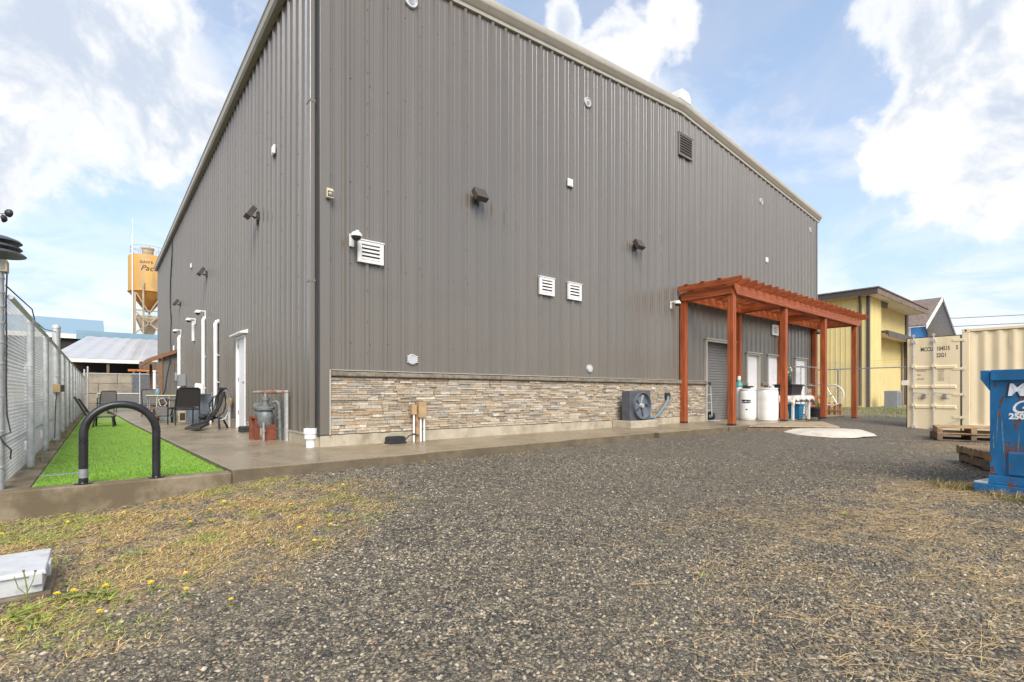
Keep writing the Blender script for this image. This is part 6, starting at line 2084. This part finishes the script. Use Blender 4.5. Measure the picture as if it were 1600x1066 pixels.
# ------------------------------------------------------------------ loose stones of the gravel
def scatter_stones(n, dmin, dmax, smin, smax, ico, seed, powr=1.0):
    g_ = np.random.default_rng(seed)
    th = R(50.434)
    f, r_ = np.array([math.cos(th), math.sin(th)]), np.array([math.sin(th), -math.cos(th)])
    # even per area in a wedge in front of the viewpoint, spread wide beyond the frame
    u = g_.random(n) ** powr
    d = np.sqrt(dmin ** 2 + u * (dmax ** 2 - dmin ** 2))
    s = g_.uniform(-1.22, 1.22, n) * (d + .35)
    x = CAM.x + f[0] * d + r_[0] * s
    y = CAM.y + f[1] * d + r_[1] * s
    wm = weed_mask(x, y)
    ok = (y < -1.66) & ~((x < -2.62) & (x > -3.26) & (y > -3.88) & (y < -3.38)) & (g_.random(n) > wm * .55)
    x, y = x[ok], y[ok]
    n = len(x)
    if ico:
        p = (1 + 5 ** .5) / 2
        bv = np.array([(-1, p, 0), (1, p, 0), (-1, -p, 0), (1, -p, 0), (0, -1, p), (0, 1, p), (0, -1, -p), (0, 1, -p), (p, 0, -1), (p, 0, 1), (-p, 0, -1), (-p, 0, 1)]) / 1.9
        bf = np.array([(0, 11, 5), (0, 5, 1), (0, 1, 7), (0, 7, 10), (0, 10, 11), (1, 5, 9), (5, 11, 4), (11, 10, 2), (10, 7, 6), (7, 1, 8), (3, 9, 4), (3, 4, 2), (3, 2, 6), (3, 6, 8), (3, 8, 9), (4, 9, 5), (2, 4, 11), (6, 2, 10), (8, 6, 7), (9, 8, 1)])
    else:
        bv = np.array([(1, 0, 0), (0, 1, 0), (-1, 0, 0), (0, -1, 0), (0, 0, 1), (0, 0, -1)], float)
        bf = np.array([(0, 1, 4), (1, 2, 4), (2, 3, 4), (3, 0, 4), (1, 0, 5), (2, 1, 5), (3, 2, 5), (0, 3, 5)])
    k = len(bv)
    size = smin + (smax - smin) * g_.random(n) ** 2.2
    V = bv[None] * (1 + g_.uniform(-.45, .45, (n, k, 3)))
    V = V * np.stack([size * g_.uniform(.85, 1.5, n), size * g_.uniform(.5, .95, n), size * g_.uniform(.35, .7, n)], 1)[:, None, :]
    a, b = g_.uniform(0, 2 * math.pi, n), g_.uniform(-.45, .45, n)
    cb, sb = np.cos(b)[:, None], np.sin(b)[:, None]
    y1_, z1_ = V[..., 1] * cb - V[..., 2] * sb, V[..., 1] * sb + V[..., 2] * cb
    ca, sa = np.cos(a)[:, None], np.sin(a)[:, None]
    X_, Y_ = V[..., 0] * ca - y1_ * sa, V[..., 0] * sa + y1_ * ca
    P = np.stack([X_ + x[:, None], Y_ + y[:, None], z1_ + (ground_z(x, y) + size * g_.uniform(-.05, .35, n))[:, None]], -1)
    F_ = (bf[None] + (np.arange(n) * k)[:, None, None]).reshape(-1, 3)
    palc = np.array([(.10, .091, .074), (.145, .126, .094), (.205, .172, .121), (.30, .247, .166), (.06, .058, .053), (.38, .32, .23), (.24, .155, .10), (.45, .39, .30)])
    pw = np.array([.24, .20, .19, .16, .10, .075, .025, .02])
    ci = g_.choice(len(palc), n, p=pw / pw.sum())
    c = palc[ci] * g_.uniform(.8, 1.2, (n, 1)) * (.78 + .5 * fnoise(x, y, .8))[:, None]
    C_ = np.ones((n, k, 4))
    C_[..., :3] = c[:, None, :]
    return P.reshape(-1, 3), F_, C_.reshape(-1, 4)


s1 = scatter_stones(62000, .9, 3.3, .0035, .0125, True, 21)
s2 = scatter_stones(110000, 3.2, 7.5, .0045, .0145, False, 22, 1.15)
st1 = big_mesh('gravel_stones', s1[0], s1[1], M['pebble'], s1[2])
tag(st1, 'loose grey and tan crushed stones strewn over the near yard', 'gravel', kind='stuff')
st2 = big_mesh('gravel_stones', s2[0], s2[1], M['pebble'], s2[2])
tag(st2, 'loose grey and tan crushed stones strewn over the middle of the yard', 'gravel', kind='stuff')


# ------------------------------------------------------------------ dry strands, weeds, flowers
def blades(x, y, z, ln, wd, ang, lift, curl, cols):
    n = len(x)
    segs = 3
    P = np.zeros((n, (segs + 1) * 2, 3))
    dxy = np.stack([np.cos(ang), np.sin(ang)], 1)
    prp = np.stack([-np.sin(ang), np.cos(ang)], 1)
    for k in range(segs + 1):
        f = k / segs
        along = ln * f * np.cos(lift * (1 - .3 * f))
        up = ln * np.sin(lift) * (f - .45 * f * f)
        side = curl * ln * f * f
        c = np.stack([x, y], 1) + dxy * along[:, None] + prp * side[:, None]
        w = wd * (1 - .75 * f)
        P[:, 2 * k, :2] = c - prp * w[:, None]
        P[:, 2 * k + 1, :2] = c + prp * w[:, None]
        P[:, 2 * k, 2] = z + up
        P[:, 2 * k + 1, 2] = z + up + w * .5
    q = np.array([(2 * k, 2 * k + 1, 2 * k + 3, 2 * k + 2) for k in range(segs)])
    F_ = (q[None] + (np.arange(n) * (segs + 1) * 2)[:, None, None]).reshape(-1, 4)
    C_ = np.ones((n, (segs + 1) * 2, 4))
    C_[..., :3] = cols[:, None, :]
    return P.reshape(-1, 3), F_, C_.reshape(-1, 4)


def in_box(x, y):
    return (x < -2.60) & (x > -3.28) & (y > -3.90) & (y < -3.36)


g3 = np.random.default_rng(77)
# left bank: short dry thatch
n = 170000
x = g3.uniform(-4.6, 1.2, n)
y = g3.uniform(-5.4, -1.68, n)
cl_n = fnoise(x, y, 3.1)
ok = (g3.random(n) < weed_mask(x, y) * (.10 + .9 * sstep(.40, .60, cl_n))) & ~in_box(x, y)
x, y = x[ok], y[ok]
n = len(x)
tone = g3.random(n)[:, None]
gpat = sstep(.50, .62, fnoise(x + 31, y, 2.6))[:, None]
cols = np.where(tone < .58, np.array([[.66, .46, .20]]), np.where(tone < .8, np.array([[.37, .195, .075]]), np.array([[.44, .41, .11]])))
cols = np.where(g3.random((n, 1)) < gpat * .8, np.array([[.40, .42, .09]]), cols) * g3.uniform(.7, 1.25, (n, 1))
b1_ = blades(x, y, ground_z(x, y) + .004, g3.uniform(.015, .055, n), g3.uniform(.0010, .0020, n), g3.uniform(0, 6.3, n), g3.uniform(.05, .9, n), g3.uniform(-.5, .5, n), cols)
# right side: longer straw strands lying on the stones
n = 34000
x = g3.uniform(-1.8, 5.0, n)
y = g3.uniform(-8.2, -4.6, n)
cl_n = fnoise(x, y, 2.3)
dens = sstep(-1.6, 1.0, x - (y + 6.6) * .35) * sstep(-4.7, -5.8, y) * (.12 + .88 * sstep(.42, .60, cl_n))
ok = g3.random(n) < dens
x, y = x[ok], y[ok]
n = len(x)
cols = np.array([[.60, .42, .20]]) * g3.uniform(.6, 1.2, (n, 1))
b2_ = blades(x, y, ground_z(x, y) + .010, g3.uniform(.03, .17, n), g3.uniform(.0006, .0013, n), g3.uniform(0, 6.3, n), g3.uniform(0, .35, n), g3.uniform(-.6, .6, n), cols)
# tufts by the bin, by the pallets and along the right fence
tx, ty, tl, tc_ = [], [], [], []
def tuft(cx, cy, rad, cnt, ln, c):
    tx.append(cx + g3.normal(0, rad, cnt)); ty.append(cy + g3.normal(0, rad, cnt)); tl.append(g3.uniform(.5, 1.1, cnt) * ln)
    tc_.append(np.array([c]) * g3.uniform(.7, 1.25, (cnt, 1)))
for k in range(26):
    a = k / 25
    tuft(4.75 - .25 * a + g3.normal(0, .12), -6.1 - .9 * a + g3.normal(0, .06), .05, 45, .16, (.47, .33, .15) if k % 4 else (.20, .22, .06))
for k in range(40):
    tuft(g3.uniform(8.2, 13), g3.uniform(-6.3, -4.4), .08, 30, .07, (.40, .33, .14))
for k in range(150):
    tuft(g3.uniform(19.7, 33), g3.uniform(-6.5, 2.4), .22, 40, .30, (.17, .22, .045) if k % 3 else (.36, .32, .12))
for k in range(22):
    tuft(-2.98 + g3.normal(0, .03), g3.uniform(-1.2, 12), .03, 22, .12, (.20, .24, .05) if k % 2 else (.38, .30, .10))
for k in range(30):
    tuft(g3.uniform(-.8, 9), -1.70 + g3.normal(0, .03), .03, 14, .05, (.34, .27, .10))
tx, ty, tl, tc_ = np.concatenate(tx), np.concatenate(ty), np.concatenate(tl), np.concatenate(tc_)
n = len(tx)
tzv = np.where((tx < -2.8) & (ty > -1.5), -.03, ground_z(tx, ty))
b3_ = blades(tx, ty, tzv, tl, np.where(tx > 15, .006, .0022), g3.uniform(0, 6.3, n), g3.uniform(.5, 1.4, n), g3.uniform(-.4, .4, n), tc_)


def join(*parts):
    vs, fs_, cs_, o = [], [], [], 0
    for v, f, c in parts:
        vs.append(v); fs_.append(f + o); cs_.append(c); o += len(v)
    return np.concatenate(vs), np.concatenate(fs_), np.concatenate(cs_)


v, f, c = b1_
tag(big_mesh('dry_grass', v, f, M['blade'], c), 'short dry thatch growing through the gravel at left', 'grass', kind='stuff')
v, f, c = b2_
tag(big_mesh('straw', v, f, M['blade'], c), 'long pale straw strands lying on the gravel at right', 'straw', kind='stuff')
v, f, c = b3_
tag(big_mesh('weed_tufts', v, f, M['blade'], c), 'tufts of grass along the fences, bin and slab edge', 'grass', kind='stuff')

# leafy green weeds: low rosettes
lx_, ly_, la_, ll_, lcol = [], [], [], [], []
gw = np.random.default_rng(5)
ros = []
for k in range(260):
    px, py = gw.uniform(-3.3, .3), gw.uniform(-5.0, -1.75)
    if weed_mask(px, py) * (0.3 + fnoise(px, py, 2.2)) > .52 and not in_box(px, py):
        ros.append((px, py, gw.uniform(.02, .05)))
for k in range(40):   # thicker clump below the utility box
    ros.append((gw.uniform(-3.0, -2.3), gw.uniform(-4.40, -3.93), gw.uniform(.04, .075)))
ros += [(1.55, -5.6, .05), (2.4, -5.9, .06), (2.1, -6.05, .05), (.15, -5.9, .04), (-.6, -3.3, .05), (-.5, -2.5, .05), (-.35, -2.9, .05), (-1.3, -3.95, .06)]
for px, py, s in ros:
    cnt = int(gw.integers(7, 15))
    lx_.append(np.full(cnt, px)); ly_.append(np.full(cnt, py)); la_.append(gw.uniform(0, 6.3, cnt)); ll_.append(s * gw.uniform(.6, 1.2, cnt))
    lcol.append(np.array([[.20, .27, .055]]) * gw.uniform(.6, 1.35, (cnt, 1)) + gw.uniform(0, .05, (1, 1)) * np.array([[1.4, .8, 0]]))
lx_, ly_, la_, ll_, lcol = map(np.concatenate, (lx_, ly_, la_, ll_, lcol))
n = len(lx_)
v, f, c = blades(lx_, ly_, ground_z(lx_, ly_) + .005, ll_, ll_ * .085, la_, gw.uniform(.15, .8, n), gw.uniform(-.3, .3, n), lcol)
tag(big_mesh('green_weeds', v, f, M['blade'], c), 'low green weeds scattered through the gravel at left', 'weeds', kind='stuff')

# yellow flowers: one mesh, each plant an object of its own
fm = MB()
fm.tube([(0, 0, 0), (.006, .002, .03), (.0, .0, .055)], .0022, 5)
nstem = len(fm.f)
for ringi, (r_, zz, cnt) in enumerate(((.0175, .058, 12), (.011, .064, 8))):
    for k in range(cnt):
        a = 2 * math.pi * k / cnt + ringi * .3
        e, s_ = Vector((math.cos(a), math.sin(a), 0)), Vector((-math.sin(a), math.cos(a), 0)) * .0042
        p0 = Vector((0, 0, .055))
        fm.poly([tuple(p0), tuple(p0 + e * r_ * .7 + s_ + Vector((0, 0, zz - .055))), tuple(p0 + e * r_ + Vector((0, 0, zz - .054))), tuple(p0 + e * r_ * .7 - s_ + Vector((0, 0, zz - .055)))], [(0, 1, 2, 3)])
nhead = len(fm.f)
for k in range(5):
    a = 1.256 * k
    e, s_ = Vector((math.cos(a), math.sin(a), 0)), Vector((-math.sin(a), math.cos(a), 0)) * .006
    fm.poly([(0, 0, .004), tuple(e * .035 + s_ + Vector((0, 0, .012))), tuple(e * .06 + Vector((0, 0, .006))), tuple(e * .035 - s_ + Vector((0, 0, .012)))], [(0, 1, 2, 3)])
fo = fm.build('dandelion', [M['leaf'], M['petal'], M['weedleaf']], None, smooth=False)
for i, p in enumerate(fo.data.polygons):
    p.material_index = 0 if i < nstem else (1 if i < nhead else 2)
gf = np.random.default_rng(9)
spots = [(-2.55, -4.02), (-2.43, -4.10), (-2.70, -4.42), (-1.35, -4.0), (-1.95, -4.62), (-2.1, -4.35), (-.72, -2.95), (-.62, -2.60), (-.40, -3.18), (-.55, -3.55), (-2.0, -2.35), (-1.75, -2.62), (-2.3, -2.2)]
while len(spots) < 40:
    px, py = gf.uniform(-3.0, -.1), gf.uniform(-4.6, -1.9)
    if weed_mask(px, py) > .45 and not in_box(px, py):
        spots.append((px, py))
for i, (px, py) in enumerate(spots):
    o = fo if i == 0 else fo.copy()
    if i:
        col.objects.link(o)
    o.location = (px, py, gz(px, py))
    k = gf.uniform(.7, 1.1)
    o.scale = (k, k, k * gf.uniform(.6, 1.1))
    o.rotation_euler = (gf.uniform(-.25, .25), gf.uniform(-.25, .25), gf.uniform(0, 6.3))
    if py < -3.85:
        lb_ = 'small yellow dandelion flower in the gravel near the white utility box'
    elif px > -1.2:
        lb_ = 'small yellow dandelion flower at the right end of the weedy patch'
    elif py > -2.6:
        lb_ = 'small yellow dandelion flower in the weeds below the turf curb'
    else:
        lb_ = 'small yellow dandelion flower in the middle of the dry weedy patch'
    tag(o, lb_, 'flower', 'yellow dandelions in the gravel')
# tall thin weed stalk before the utility box
t = thing('weed_stalk', 'thin bare weed stalk standing in front of the white utility box', 'weed', (-2.72, -3.96, gz(-2.72, -3.96)))
MB().tube([(0, 0, 0), (.0, .005, .08), (-.012, .0, .17)], .0028, 5).tube([(0, .003, .06), (.02, .0, .11), (.03, 0, .16)], .0022, 5).tube([(0, .003, .05), (-.03, .0, .09), (-.045, 0, .15)], .002, 5).build('stem', M['weedleaf'], t)
MB().sphere((-.012, 0, .172), .006, 6, 4).sphere((.03, 0, .162), .006, 6, 4).build('bud', M['wood_grey'], t)
